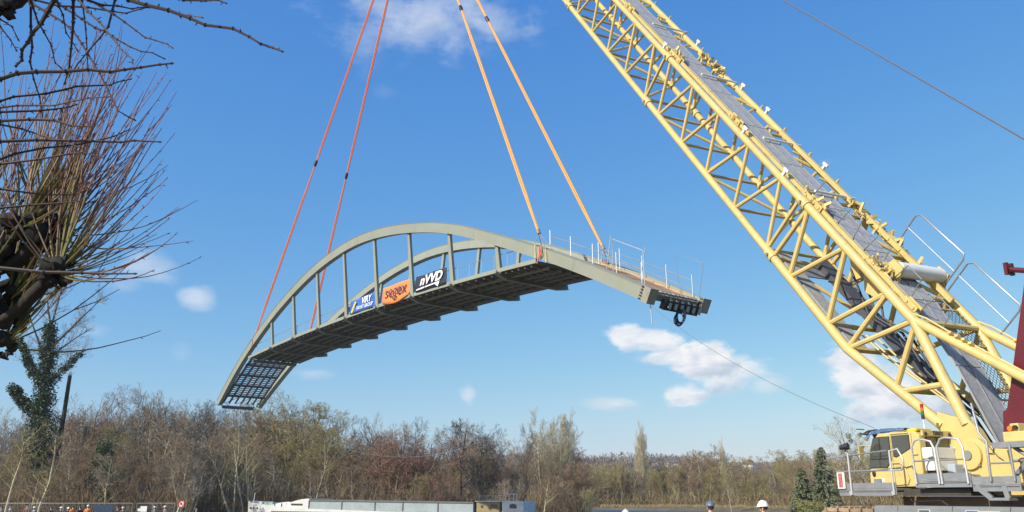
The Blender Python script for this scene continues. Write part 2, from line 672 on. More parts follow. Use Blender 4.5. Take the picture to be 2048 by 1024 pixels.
def wood():
    kinds = ['broad_a', 'broad_b', 'broad_c', 'multi', 'multi_b', 'tall', 'broad_a', 'broad_c']
    combos = [(M_bark_grey, M_tw_brown, 'brown'), (M_bark_grey, M_tw_olive, 'olive'), (M_bark_grey, M_tw_brown, 'brown'), (M_bark_pale, M_tw_grey, 'grey'),
              (M_bark_dark, M_tw_brown, 'brown'), (M_bark_grey, M_tw_brown, 'brown')]
    combos_back = [(M_bark_grey, M_tw_grey, 'grey'), (M_bark_dark, M_tw_brown, 'brown'), (M_bark_dark, M_tw_dark, 'dark')]
    rows = ('front row of the wood', 'second row of the wood', 'third row of the wood', 'wispy-topped back row')

    def where(px):
        return ('behind the site fence' if px < 270 else 'between fence and barge bow' if px < 500 else 'behind the white barge bow' if px < 650
                else 'behind the left hatch covers' if px < 810 else 'behind the right hatch covers' if px < 960 else 'behind and right of the wheelhouse')
    for row, (d0, step, hs) in enumerate(((0, 40, 0.62), (8, 34, 0.8), (19, 30, 0.93), (32, 22, 1.06))):
        px = -70 + row * 11
        while px < 1185 - row * 6:
            base = 100 if px < 380 else (122 if px < 900 else 132)
            y = base + d0 + rnd.uniform(-3, 3)
            top = sil(px)
            h = h_for(px, top, y) * hs * rnd.uniform(0.84, 1.04)
            k = rnd.choice(kinds if row < 3 else ['wispy_a', 'wispy_b', 'wispy_c'])
            c = rnd.choice(combos)
            if row == 3:
                c = rnd.choice(combos_back)
            if row < 3 and 745 < px < 880 and rnd.random() < 0.7:
                c = (M_bark_grey, M_tw_red, 'russet')
            if 520 < px < 660 and rnd.random() < 0.5:
                c = combos[1]
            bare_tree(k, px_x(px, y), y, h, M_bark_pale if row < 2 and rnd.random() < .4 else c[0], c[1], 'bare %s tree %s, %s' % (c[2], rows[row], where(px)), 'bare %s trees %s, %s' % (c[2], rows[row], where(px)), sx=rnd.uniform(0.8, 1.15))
            px += step * rnd.uniform(0.7, 1.3)


wood()


def special_trees():
    def sp(kind, px, top, y, tm, cm, label, name='bare_tree', sx=1.0, rot=None, lean=0.0, group=None):
        bare_tree(kind, px_x(px, y), y, h_for(px, top, y), tm, cm, label, group, name, sx, rot, lean)
    sp('open_a', 470, 838, 114, M_bark_pale, M_tw_grey, 'pale twin-stemmed bare tree with yellowish trunks left of the barge bow', sx=1.0, rot=0.4)
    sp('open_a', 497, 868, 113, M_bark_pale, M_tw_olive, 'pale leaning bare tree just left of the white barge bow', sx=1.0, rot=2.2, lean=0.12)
    sp('broad_c', 590, 802, 136, M_bark_grey, M_tw_olive, 'tallest broad olive-grey crown of the wood behind the barge bow', sx=1.25)
    sp('multi', 800, 872, 128, M_bark_grey, M_tw_red, 'broad russet thicket-like tree above the middle of the barge', sx=1.7)
    sp('tall', 830, 856, 131, M_bark_dark, M_tw_dark, 'small dark cone-topped alder right of the russet crown', 'alder_tree', .8)
    sp('broad_c', 925, 838, 133, M_bark_dark, M_tw_dark, 'tall dark alder dotted with cones, left one of the close pair', 'alder_tree', 0.85)
    sp('broad_a', 962, 862, 134, M_bark_dark, M_tw_dark, 'dark alder with a mistletoe clump, right one of the close pair', 'alder_tree', 0.95)
    sp('tall', 1046, 868, 135, M_bark_dark, M_tw_dark, 'slender lone dark alder between the alder pair and the pale trees', 'alder_tree', 0.6)
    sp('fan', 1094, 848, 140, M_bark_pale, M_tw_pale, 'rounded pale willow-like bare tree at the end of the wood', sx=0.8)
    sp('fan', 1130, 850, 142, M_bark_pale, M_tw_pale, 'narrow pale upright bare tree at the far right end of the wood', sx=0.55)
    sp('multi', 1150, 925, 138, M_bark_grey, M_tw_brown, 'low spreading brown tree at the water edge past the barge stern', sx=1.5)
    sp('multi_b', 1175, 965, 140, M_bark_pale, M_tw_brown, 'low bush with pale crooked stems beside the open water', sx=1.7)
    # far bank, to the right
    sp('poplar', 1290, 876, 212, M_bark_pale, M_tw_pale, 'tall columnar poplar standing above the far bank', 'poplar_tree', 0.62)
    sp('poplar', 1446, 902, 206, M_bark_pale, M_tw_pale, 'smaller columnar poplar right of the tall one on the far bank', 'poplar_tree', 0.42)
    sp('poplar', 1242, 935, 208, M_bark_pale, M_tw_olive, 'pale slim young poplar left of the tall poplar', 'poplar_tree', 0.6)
    sp('tall', 1462, 935, 178, M_bark_pale, M_tw_olive, 'white-stemmed leaning tree at the far water edge', sx=0.6, lean=-0.1)
    sp('open_a', 1634, 908, 158, M_bark_pale, M_tw_grey, 'thin bare birch-like tree left of the tall dark conifer', sx=0.8)
    def fw(px):
        return ('left of the tall poplar' if px < 1285 else 'between the two poplars' if px < 1445 else 'right of the small poplar' if px < 1600 else 'behind conifers and crane cab')
    px = 1165
    while px < 1800:
        for k, dd in enumerate((0, 10, 22)):
            y = (205 if px < 1300 else 205 - (px - 1300) * 0.085) + dd + 5
            top = 930 + rnd.uniform(-4, 24) - k * 5 + 8 * math.sin(px * 0.03)
            if 1360 < px < 1500:
                top -= 10
            if px > 1560:
                top -= 14
            cm, nm = rnd.choice(((M_tw_olive, 'olive'), (M_tw_brown, 'brown'), (M_tw_olive, 'olive'), (M_tw_grey, 'grey')))
            p = px + rnd.uniform(-10, 10)
            sp(rnd.choice(('broad_a', 'broad_b', 'multi', 'multi_b', 'fan')), p, top, y, rnd.choice((M_bark_grey, M_bark_pale)), cm,
               'bare %s tree, far bank %s row, %s' % (nm, ('front', 'middle', 'back')[k], fw(px)), sx=rnd.uniform(1.0, 1.5), group='bare %s trees, far bank %s row, %s' % (nm, ('front', 'middle', 'back')[k], fw(px)))
        px += 26


special_trees()


def leaf_mass(mb, rg, c, r, n, size, flat=1.0):
    for _ in range(n):
        d = rdir(rg)
        p = V(c) + V((d.x * r, d.y * r, d.z * r * flat)) * (rg.random() ** 0.35)
        a, b_ = frame_of(rdir(rg))
        s = size * rg.uniform(0.6, 1.3)
        q = [p + a * s, p + b_ * s * 0.8, p - a * s * 0.9, p - b_ * s * 0.7]
        n0 = len(mb.v)
        mb.v += [tuple(x) for x in q]
        mb.f.append((n0, n0 + 1, n0 + 2, n0 + 3))


def conifer(px, top, y, width, label, m, seed, loose=0.0):
    rg = random.Random(seed)
    h = h_for(px, top, y)
    x = px_x(px, y)
    o = thing('conifer_tree', label, 'tree', (x, y, ground_z(x, y)))
    MB().tube([(0, 0, -0.3), (0.05, 0, h * 0.5), (0, 0, h * 0.97)], [0.2, 0.13, 0.02], 6).build('trunk', M_bark_dark, o, True)
    mb = MB()
    for i in range(150):
        t = 0.08 + 0.92 * (i + rg.random()) / 150
        z = h * t
        rr = width * (1 - t) ** 0.75 * rg.uniform(0.55, 1.1) + 0.1
        a = rg.uniform(0, 6.28)
        for k in range(44):
            s = rg.random()
            p = V((math.cos(a) * rr * s, math.sin(a) * rr * s, z - rr * s * 0.28)) + rdir(rg) * 0.22
            q = p + V((math.cos(a) * 0.3, math.sin(a) * 0.3, -0.22)) + rdir(rg) * 0.2
            twig_tri(mb, p, q, 0.3, rg)
    mb.build('crown', m, o, fix=False)


conifer(1651, 896, 150, 4.3, 'tall dark pointed conifer on the far bank left of the crane', M_conifer, 11)
conifer(1607, 938, 152, 3.3, 'shorter dark green conifer left of the tall pointed one', M_conifer, 12)


def olive_bush():
    y = 146
    rg = random.Random(21)
    x = px_x(1622, y)
    o = thing('evergreen_bush', 'yellow-green evergreen bush in front of the two conifers', 'bush', (x, y, ground_z(x, y)))
    MB().tube([(0, 0, -0.2), (0.1, 0, 1.4)], [0.12, 0.07], 6).build('trunk', M_bark_dark, o)
    mb = MB()
    for i in range(24):
        leaf_mass(mb, rg, (rg.uniform(-1.9, 1.9), rg.uniform(-1.5, 1.5), rg.uniform(0.9, 3.6)), 0.75, 90, 0.11)
    mb.build('crown', M_olive_leaf, o, fix=False)


olive_bush()


def mistletoe_tree():
    y = 95
    rg = random.Random(33)
    px = 1735
    bare_tree('open_a', px_x(1745, y), y, h_for(1745, 842, y), M_bark_grey, M_tw_pale, 'bare pale tree hung with mistletoe balls behind the crane cab', sx=0.95, rot=1.0)
    o = col.objects[-1].parent
    o = [q for q in col.objects if q.get('label', '').startswith('bare pale tree hung')][0]
    inv = o.matrix_basis.inverted()
    for (mx, my, r) in ((1697, 872, .22), (1702, 882, .2), (1693, 890, .24), (1720, 870, .2), (1712, 905, .3), (1733, 878, .22), (1700, 915, .2), (1685, 905, .18), (1724, 893, .24)):
        p = inv @ at(mx, my, y + rg.uniform(-1, 1))
        mb = MB()
        leaf_mass(mb, rg, p, r / o.scale.x * 1.5, 90, 0.07)
        mb.build('mistletoe_ball', M_mistletoe, o, fix=False)


mistletoe_tree()


def brush():
    """the dense undergrowth at the foot of the wood and the distant hill woods"""
    def wands(name, m, n, fn, hmin, hmax, w, seed, sp=0.3):
        rg = random.Random(seed)
        mb = MB()
        for _ in range(n):
            x, y = fn(rg)
            z = ground_z(x, y) - 0.1
            if z < -1.75:
                continue
            p = V((x, y, z))
            h = rg.uniform(hmin, hmax)
            d = V((rg.gauss(0, sp), rg.gauss(0, sp), 1)).normalized()
            mid = p + d * h * 0.55
            q = mid + (d + rdir(rg) * 0.35).normalized() * h * 0.45
            twig_tri(mb, p, mid + (mid - p) * 0.15, w, rg)
            twig_tri(mb, mid, q, w * 0.8, rg)
            for k in range(3):
                o = p.lerp(mid, rg.uniform(0.3, 1))
                twig_tri(mb, o, o + (d + rdir(rg) * 0.9).normalized() * h * 0.3, w * 0.7, rg)
        set_props(mb.build(name, m, fix=False), kind='stuff')

    def left_zone(rg):
        px = rg.uniform(-70, 1200)
        base = 97 if px < 380 else (119 if px < 900 else 128)
        y = base + rg.random() ** 1.3 * 42
        return px_x(px, y), y

    def right_zone(rg):
        px = rg.uniform(1150, 1850)
        y = (206 if px < 1300 else 206 - (px - 1300) * 0.088) + rg.random() * 22
        return px_x(px, y), y
    wands('brushwood', M_tw_brown, 9000, left_zone, 2.2, 6.0, 0.07, 1)
    wands('brushwood', M_tw_olive, 4500, left_zone, 1.5, 5.0, 0.07, 2)
    wands('brushwood', M_tw_red, 2500, left_zone, 1.5, 5.5, 0.07, 3)
    wands('brushwood', M_tw_brown, 5000, right_zone, 1.5, 5.0, 0.1, 4)
    wands('brushwood', M_tw_olive, 4000, right_zone, 1.5, 6.0, 0.1, 5)
    wands('bank_grass', mat('dry_bank_grass', (0.33, 0.27, 0.14), 0.9), 5000,
          lambda rg: (lambda px: (px_x(px, 203 - max(0, px - 1300) * 0.092 + 1.5), 203 - max(0, px - 1300) * 0.092 + rg.uniform(0.5, 4)))(rg.uniform(1200, 1800)), 0.4, 1.1, 0.08, 6)
    # hill woods: crowns of short twigs read as one mass
    rg = random.Random(9)
    m_hw = mat('far_grey_brown_wood', (0.17, 0.145, 0.115), 0.9, 0, 0.3, 0.05)
    m_hb = mat('far_brown_wood', (0.19, 0.145, 0.095), 0.9, 0, 0.3, 0.05)
    for m, n, nm in ((m_hw, 1300, 0), (m_hb, 900, 1), (M_conifer, 60, 2)):
        mb = MB()
        for _ in range(n):
            x = rg.uniform(-260, 620)
            y = rg.uniform(540, 760)
            z = -1.6 + hill_h(x, y)
            h = rg.uniform(6, 11) * (1.15 if nm == 2 else 1)
            r = h * (0.42 if nm != 2 else 0.2)
            for k in range(46):
                if nm == 2:
                    t = rg.random()
                    p = V((x, y, z + h * t)) + rdir(rg) * (r * (1 - t) * 1.6)
                    q = p + rdir(rg) * 1.6
                    twig_tri(mb, p, q, 1.4, rg)
                else:
                    d = rdir(rg)
                    p = V((x, y, z + h * 0.45)) + V((d.x * r, d.y * r, d.z * h * 0.45)) * rg.random() ** 0.4
                    q = p + V((d.x, d.y, abs(d.z) + 0.6)).normalized() * rg.uniform(1.2, 2.6)
                    twig_tri(mb, p, q, 0.8, rg)
            mb.tube([(x, y, z - 0.5), (x, y, z + h * 0.6)], [0.3, 0.1], 3, False)
        set_props(mb.build('hill_wood', m, fix=False), kind='stuff')


brush()


def hill_house(px, py, y, w, label, seed):
    p = at(px, py, y)
    o = thing('house', label, 'house', (p.x, p.y, p.z), R(20 * seed))
    MB().box(-w, w, -4, 4, -6, 4.5).build('wall', M_white, o)
    MB().prism([(-4.5, 4.4), (4.5, 4.4), (0, 8)], 0, -w - .4, w + .4).build('roof', mat('grey_slate_roof', (0.16, 0.13, 0.12), 0.8), o)
    for i in (-0.5, 0.5):
        w_ = MB().box(i * w - 0.6, i * w + 0.6, -4.12, -4.0, 0.5, 2.3).build('window', M_glass, o)
        MB().box(i * w - 0.75, i * w + 0.75, -4.16, -4.02, 0.32, 0.48).build('sill', M_white, w_)


hill_house(1342, 937, 640, 3.6, 'white house with grey roof on the wooded hill behind the tall poplar', 1)
hill_house(1500, 942, 620, 2.4, 'small pale house half hidden on the hill right of the small poplar', 2)


def ivy_tree():
    y = 107.0
    rg = random.Random(41)
    base = at(82, 990, y)
    base.z = ground_z(base.x, y)
    o = thing('ivy_covered_tree', 'tall bare-topped tree wrapped in dark ivy, left of the wood', 'tree', base)

    def P(zx, zy, dy=0.0):
        return at(zx / 2.415, 600 + zy / 2.415, y + dy) - base
    w = MB()
    limbs = [([P(190, 900), P(195, 600), P(215, 400), P(238, 200), P(246, 120)], [0.68, 0.56, 0.45, 0.3, 0.2], 1),
             ([P(246, 130), P(232, 40), P(228, -60)], [.15, .09, .04], 0), ([P(246, 130), P(275, 30), P(300, -60)], [.15, .09, .04], 0),
             ([P(235, 240), P(300, 180), P(400, 80), P(490, -5)], [.2, .14, .08, .03], 0),
             ([P(235, 280), P(300, 230), P(370, 180), P(440, 140)], [.15, .1, .06, .03], 0),
             ([P(215, 300), P(190, 210), P(150, 100), P(130, 30)], [.2, .13, .08, .03], 0),
             ([P(190, 400), P(150, 330), P(125, 260), P(90, 190)], [.25, .18, .1, .04], 0.6),
             ([P(165, 540), P(120, 500), P(75, 450), P(55, 420)], [.28, .22, .16, .08], 1),
             ([P(75, 445), P(105, 432)], [.12, .06], 1),
             ([P(240, 390), P(290, 350), P(340, 300), P(400, 250)], [.25, .16, .1, .04], 0.3)]
    iv = MB()
    tw = MB()
    for pts, rr, ivy in limbs:
        w.tube(pts, rr, 6, False)
        for i in range(len(pts) - 1):
            if ivy:
                L_ = (pts[i + 1] - pts[i]).length
                for k in range(int(L_ * 16 * ivy)):
                    t = rg.random()
                    c = pts[i].lerp(pts[i + 1], t)
                    leaf_mass(iv, rg, c + rdir(rg) * rr[i] * 1.5, 0.42 + rr[i] * 0.95, 42, 0.13)
        if ivy < 1:
            for k in range(16):
                i = rg.randrange(len(pts) - 1)
                p = pts[i].lerp(pts[i + 1], rg.random())
                d = ((pts[i + 1] - pts[i]).normalized() + rdir(rg) * 0.8).normalized()
                grow(tw, tw, rg, p, d, rg.uniform(1.5, 3.2), 0.04, 2, 4, 0.1, 0.5, (0, 0, 6, 4), 0.035)
    w.build('trunk', M_bark_dark, o, True, fix=False)
    iv.build('ivy', M_ivy, o, fix=False)
    tw.build('crown', M_tw_grey, o, fix=False)
    # broken snags beside it
    for (a, b_, r, m, lab) in (((292, 640), (338, 365), .3, M_bark_dark, 'dark broken-off snag trunk leaning right of the ivy tree'),
                               ((360, 880), (417, 612), .26, M_bark_grey, 'pale broken leaning trunk standing right of the dark snag')):
        p, q = at(a[0] / 2.415, 600 + a[1] / 2.415, y + 3), at(b_[0] / 2.415, 600 + b_[1] / 2.415, y + 3)
        d = (q - p)
        p = p - d * ((p.z - ground_z(p.x, p.y)) / d.z)
        s = thing('broken_tree', lab, 'tree', p)
        q = q - p
        k = MB().tube([V((0, 0, 0)), q * 0.5 + V((0.1, 0, 0)), q], [r * 1.2, r, r * 0.8], 7)
        k.build('trunk', m, s, True)
        sp = MB()
        for i in range(5):
            a_ = i * 1.256
            sp.tube([q + V((math.cos(a_) * r * .5, math.sin(a_) * r * .5, -0.1)), q + V((math.cos(a_) * r * .5, math.sin(a_) * r * .5, rg.uniform(0.2, 0.6)))], [r * .3, 0.02], 4)
        sp.build('splinter', M_bark_pale, s)
        iv2 = MB()
        if m is M_bark_dark:
            for k in range(14):
                leaf_mass(iv2, rg, q * rg.uniform(.5, .72) + V((-.6, 0, 0)), .7, 40, .1)
            iv2.build('ivy', M_ivy, s, fix=False)
    # the thin pale saplings by the fence
    for pts, lab in (([(30, 1010), (65, 880), (100, 780), (115, 690)], 'thin pale sapling at the left picture edge behind the fence'),
                     ([(190, 1005), (240, 880), (265, 740), (270, 650)], 'thin pale leaning sapling behind the people in orange')):
        yy = 86
        wp = [at(a / 2.415, 600 + b / 2.415, yy) for a, b in pts]
        s = thing('young_tree', lab, 'tree', (wp[0].x, yy, ground_z(wp[0].x, yy)))
        l0 = s.location.copy()
        wp = [V((0, 0, -.2))] + [p - l0 for p in wp]
        MB().tube(wp, [.16, .13, .1, .07, .02], 6).build('trunk', M_bark_pale, s, True)
        tw = MB()
        for k in range(26):
            i = rg.randrange(1, 4)
            p = wp[i].lerp(wp[i + 1], rg.random())
            d = (V((rg.uniform(-1, 1), rg.uniform(-1, 1), 0.5))).normalized()
            grow(tw, tw, rg, p, d, rg.uniform(1.5, 3.0), 0.05, 2, 4, 0.12, 0.5, (0, 0, 5, 3), 0.03)
        tw.build('crown', M_tw_olive, s, fix=False)
    iv = MB()
    p = at(203, 960, 100)
    s = thing('ivy_covered_tree', 'ivy-smothered dark stump-like tree among the wood behind the fence', 'tree', (p.x, 100, ground_z(p.x, 100)))
    MB().tube([(0, 0, -.2), (0, 0, 6), (.2, 0, 9)], [.3, .2, .05], 6).build('trunk', M_bark_dark, s, True)
    for k in range(75):
        t = rg.random()
        leaf_mass(iv, rg, V((rg.uniform(-1, 1) * (2.4 - 2.1 * t), rg.uniform(-1, 1) * (1.6 - t), .3 + 9 * t)), .7, 40, .12)
    iv.build('ivy', M_ivy, s, fix=False)


ivy_tree()


# ------------------------------------------------------------------ the bridge
BR_O = V((-34.0754, 97.2783, 12.0))
BR_ANG = math.atan2(-0.7909995, 0.6118169)
TL = math.tan(R(6))


def cat(pts, n):
    """Catmull-Rom through 2d points"""
    out = []
    P_ = [pts[0]] + list(pts) + [pts[-1]]
    for i in range(1, len(P_) - 2):
        for k in range(n):
            t = k / n
            o = []
            for c in range(2):
                a, b, d, e = P_[i - 1][c], P_[i][c], P_[i + 1][c], P_[i + 2][c]
                o.append(0.5 * (2 * b + (d - a) * t + (2 * a - 5 * b + 4 * d - e) * t * t + (3 * b - a - 3 * d + e) * t ** 3))
            out.append(tuple(o))
    out.append(pts[-1])
    return out


ARCH = cat([(-0.2, 0.16), (5, 2.98), (9.8, 5.2), (15.4, 7.32), (20, 8.75), (25, 9.97), (30, 10.75), (35, 11.03), (40, 10.66), (45, 9.76), (50, 8.4), (55, 6.4), (60, 4.2), (64, 2.27), (67.55, 0.40)], 4)


def arch_z(s):
    for (a, za), (b, zb) in zip(ARCH, ARCH[1:]):
        if a <= s <= b:
            return za + (zb - za) * (s - a) / (b - a)
    return ARCH[0][1] if s < 0 else ARCH[-1][1]


def deck_z(s):
    return 4.86 - 0.00115 * (s - 33) ** 2


def vnear(z):
    return -TL * z


def vfar(z):
    return 4.8 + TL * z


HANG = [15.9 + 5.57 * k for k in range(8)]


def arch_mesh(far):
    mb = MB()
    n = len(ARCH)
    W_, D_ = 0.46, 0.76
    sg = 1 if far else -1
    pl_up = V((0, sg * TL, 1)).normalized()
    acr = V((1, 0, 0)).cross(pl_up).normalized()
    for i, (s, z) in enumerate(ARCH):
        a, b = ARCH[max(i - 1, 0)], ARCH[min(i + 1, n - 1)]
        t = (V((1, 0, 0)) * (b[0] - a[0]) + pl_up * (b[1] - a[1])).normalized()
        nn = (pl_up - t * t.dot(pl_up)).normalized()
        c = V((s, vfar(z) if far else vnear(z), z))
        # thin flanges stand proud of the box sides at top and bottom
        for (x, y) in ((-1.12, -1), (1.12, -1), (1.12, -.94), (1, -.94), (1, .94), (1.12, .94), (1.12, 1), (-1.12, 1), (-1.12, .94), (-1, .94), (-1, -.94), (-1.12, -.94)):
            mb.v.append(tuple(c + acr * x * W_ / 2 + nn * y * D_ / 2))
    for i in range(n - 1):
        for k in range(12):
            a, b = i * 12 + k, i * 12 + (k + 1) % 12
            mb.f.append((a, a + 12, b + 12, b))
    mb.f.append(tuple(range(12)))
    mb.f.append(tuple((n - 1) * 12 + k for k in reversed(range(12))))
    return mb


def text_mesh(name, s, size, m, depth=0.01, shear=0.0, bold=0.0):
    c = bpy.data.curves.new(name, 'FONT')
    c.body = s
    c.size = size
    c.extrude = depth
    c.shear = shear
    c.offset = bold
    c.align_x = 'CENTER'
    c.align_y = 'CENTER'
    tmp = bpy.data.objects.new('tmp_text', c)
    col.objects.link(tmp)
    dg = bpy.context.evaluated_depsgraph_get()
    me = bpy.data.meshes.new_from_object(tmp.evaluated_get(dg))
    bpy.data.objects.remove(tmp)
    me.name = name
    me.materials.clear()
    me.materials.append(m)
    return me


def make_bridge():
    o = thing('footbridge', 'grey-green steel arch footbridge hanging from four slings under the crane', 'bridge', BR_O, BR_ANG)
    arch_mesh(False).build('arch', M_steel, o, True)['label'] = 'near arch of the footbridge'
    for far in (0, 1):
        for ss in (6.0, 17.5, 26.0, 35.4, 44.8, 52.4, 62.2):
            pl = MB()
            f = vfar if far else vnear
            z0, z1 = arch_z(ss - .22), arch_z(ss + .22)
            pl.bar((ss - .22, f(z0), z0), (ss + .22, f(z1), z1), .482, .64, (0, TL if far else -TL, 1))
            pl.build('splice_plate', M_steel, o)
    arch_mesh(True).build('arch', M_steel, o, True)['label'] = 'far arch of the footbridge'
    # hangers
    for s in HANG:
        for far in (0, 1):
            f = vfar if far else vnear
            zb, zt = deck_z(s) - 0.25, arch_z(s) - 0.36
            h = MB().bar((s, f(zb), zb), (s, f(zt), zt), 0.2, 0.46, (1, 0, 0), 0.2, 0.3).build('hanger', M_steel, o)
            p = MB().bar((s, f(zt - .16), zt - .16), (s, f(zt), zt), 0.23, 0.33, (1, 0, 0)).build('hanger_plate', M_dark_steel, h)
    ZN = [0] * 0
    # deck plate in panels between the cross beams, fascia beams
    s0, s1 = 9.4, 58.9
    st = [s0] + HANG + [s1]
    for a, b in zip(st, st[1:]):
        mb = MB()
        n = 4
        for k in range(n):
            sa, sb = a + (b - a) * k / n, a + (b - a) * (k + 1) / n
            za, zb = deck_z(sa), deck_z(sb)
            i = len(mb.v)
            for s, z in ((sa + (.006 if k == 0 else 0), za), (sb - (.006 if k == n - 1 else 0), zb)):
                for v, dz in ((-.42, 0), (5.22, 0), (5.22, -.1), (-.42, -.1)):
                    mb.v.append((s, v, z + dz))
            mb.f += [tuple(i + j for j in t) for t in ((0, 4, 5, 1), (1, 5, 6, 2), (2, 6, 7, 3), (3, 7, 4, 0), (0, 1, 2, 3), (7, 6, 5, 4))]
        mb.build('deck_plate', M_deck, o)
        for v in (-.52, 5.32):
            fb = MB()
            for k in range(n):
                sa, sb = a + (b - a) * k / n, a + (b - a) * (k + 1) / n
                fb.bar((sa, v, deck_z(sa) - .02), (sb, v, deck_z(sb) - .02), 0.1, 0.27)
            fb.build('edge_beam', M_steel, o)
        # floor ribs across
        m = 6
        for k in range(1, m):
            s = a + (b - a) * k / m
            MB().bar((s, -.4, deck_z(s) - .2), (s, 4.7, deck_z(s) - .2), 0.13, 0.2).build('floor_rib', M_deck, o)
    for v in (0.55, 1.6, 2.4, 3.2, 4.25):
        mb = MB()
        for k in range(16):
            sa, sb = s0 + (s1 - s0) * k / 16, s0 + (s1 - s0) * (k + 1) / 16
            mb.bar((sa, v, deck_z(sa) - .3), (sb, v, deck_z(sb) - .3), 0.12, 0.2)
        mb.build('stringer', M_dark_steel, o)
    for s in HANG:
        z = deck_z(s) - .1
        cb = MB()
        prof = [(-.86, z - .14), (-.86, z), (5.66, z), (5.66, z - .3), (4.7, z - .46), (.1, z - .46)]
        cb.prism(prof, 0, s - .05, s + .05)
        cb.build('cross_beam', M_dark_steel, o)
        for (pa, pb) in (((-.87, z - .15), (.1, z - .475)), ((.1, z - .475), (4.7, z - .475)), ((4.7, z - .475), (5.67, z - .312))):
            fl = MB().bar((s, pa[0], pa[1]), (s, pb[0], pb[1]), 0.34, 0.035)
            fl.build('bottom_flange', M_steel if pa[0] < 0 else M_dark_steel, o)
        MB().bar((s, -.8, z + .06), (s, -.8, z - .13), 0.3, 0.06, (0, 1, 0)).build('hanger_foot', M_steel, o)
    # railings on the deck
    for v in (-.34, 5.14):
        rl = MB()
        N_ = 33
        pts = [s0 + .3 + (s1 - s0 - .6) * k / N_ for k in range(N_ + 1)]
        rl.tube([(s, v, deck_z(s) + 1.12) for s in pts], .022, 5)
        rail = rl.build('railing', M_dark_steel, o)
        rm = MB().tube([(0, 0, 0), (0, 0, 1.12)], .025, 5).mesh('rail_post', M_alu)
        for s in pts[::1]:
            p = link('rail_post', rm, rail)
            p.location = (s, v, deck_z(s))
    # lower left flight: an open grid of stair bearers between the arch legs
    def gz(s):
        return arch_z(s) - .42
    vn = .32
    for k in range(7):
        v = .2 + 4.2 * k / 6
        mb = MB()
        for a in range(8):
            sa, sb = .5 + 8.9 * a / 8, .5 + 8.9 * (a + 1) / 8
            mb.bar((sa, v, gz(sa)), (sb, v, gz(sb)), 0.19, 0.12)
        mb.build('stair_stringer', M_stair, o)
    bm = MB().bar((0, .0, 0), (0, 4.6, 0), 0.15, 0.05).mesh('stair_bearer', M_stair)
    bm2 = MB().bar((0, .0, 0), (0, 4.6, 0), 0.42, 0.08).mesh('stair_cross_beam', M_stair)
    sl = math.atan2(gz(9) - gz(1), 8.0)
    i = 0
    s = 1.75
    while s < 9.2:
        big = i % 5 == 0
        b = link('stair_cross_beam' if big else 'stair_bearer', bm2 if big else bm, o)
        b.location = (s, 0, gz(s) + (.03 if big else 0.012))
        b.rotation_euler = (0, -sl, 0)
        s += .42 if big or i % 5 == 4 else .335
        i += 1
    for k in range(3):
        v = .4 + 1.4 * k
        MB().bar((.35, v, gz(.35) + .02), (1.6, v + 1.2, gz(1.6) + .02), 0.07, 0.05).build('bay_brace', M_stair, o)
    MB().bar((-.25, .35, -.28), (-.25, 4.1, -.28), 0.34, 0.34).build('end_beam', M_stair, o)
    MB().bar((-.33, -.18, .2), (-.33, .3, .2), .06, .6, (.6, 0, .8)).build('end_plate', M_dark_steel, o)
    MB().bar((-.33, 4.5, .2), (-.33, 5.05, .2), .06, .6, (.6, 0, .8)).build('end_plate', M_dark_steel, o)
    MB().bar((9.45, .0, deck_z(9.45) - .35), (9.45, 4.9, deck_z(9.45) - .35), .4, .3).build('end_beam', M_dark_steel, o)
    # right flight: timber-decked ramp between the legs
    rz = lambda s: arch_z(s) + .1
    n = 40
    pm = MB().box(-.1, .1, 0.22, 4.62, -.025, .025).mesh('timber_plank', M_timber)
    pm2 = MB().box(-.1, .1, 0.3, 4.5, -.025, .03).mesh('timber_plank', M_timber)
    for k in range(n):
        s = 58.95 + (67.6 - 58.95) * k / n
        b = link('timber_plank', pm if k % 3 else pm2, o)
        b.location = (s, 0, rz(s) + rnd.uniform(-.015, .02))
        b.rotation_euler = (0, math.atan2(arch_z(s - .5) - arch_z(s + .5), 1.0), 0)
    mb = MB()
    for k in range(8):
        sa, sb = 58.95 + 8.5 * k / 8, 58.95 + 8.5 * (k + 1) / 8
        mb.bar((sa, 2.4, rz(sa) - .24), (sb, 2.4, rz(sb) - .24), 4.2, .36)
    mb.build('ramp_slab', M_deck, o)
    for v in (.16, 4.7):
        mb = MB()
        for k in range(8):
            sa, sb = 58.95 + 8.5 * k / 8, 58.95 + 8.5 * (k + 1) / 8
            mb.bar((sa, v, rz(sa) + .06), (sb, v, rz(sb) + .06), .05, .16)
        mb.build('kick_board', M_timber, o)
    # right end: end plates with bolt slots, slab end with fins and starter bars
    dvec = V((.88, 0, -.475))
    up = V((.475, 0, .88))
    for v, w, ln in ((vnear(.4), .62, .62), (vfar(.4), .7, .16)):
        c = V((67.6, v, .36))
        MB().bar(c + dvec * .06, c + dvec * ln, w, .86, up).build('end_plate', M_dark_steel, o)
        for j in range(5):
            q = c + up * (-.34 + .17 * j) + dvec * .02
            MB().bar(q - dvec * .1 + V((0, -w / 2 - .005, 0)), q + dvec * .1 + V((0, -w / 2 - .005, 0)), .03, .085, up).build('bolt_slot', M_black, o)
    MB().bar((67.4, .45, .55), (67.4, 4.35, .55), .3, .44, up).build('slab_end', M_steel, o)
    for j in range(22):
        v = .5 + 3.7 * j / 21
        MB().tube([(67.5, v, .55 + .14 * (j % 2)), (67.85, v + .04, .4 + .14 * (j % 2))], .03, 5).build('starter_bar', M_dark_steel if j % 3 else M_alu, o)
    MB().bar((67.45, 1.5, .0), (67.45, 4.35, .0), .34, .56, up).build('bearing_beam', M_black, o)
    for j in range(6):
        v = 1.75 + .5 * j
        MB().bar((67.68, v, -.26), (67.64, v + .3, .3), .07, .2, (0, 1, 0)).build('stiffener_fin', M_steel, o)
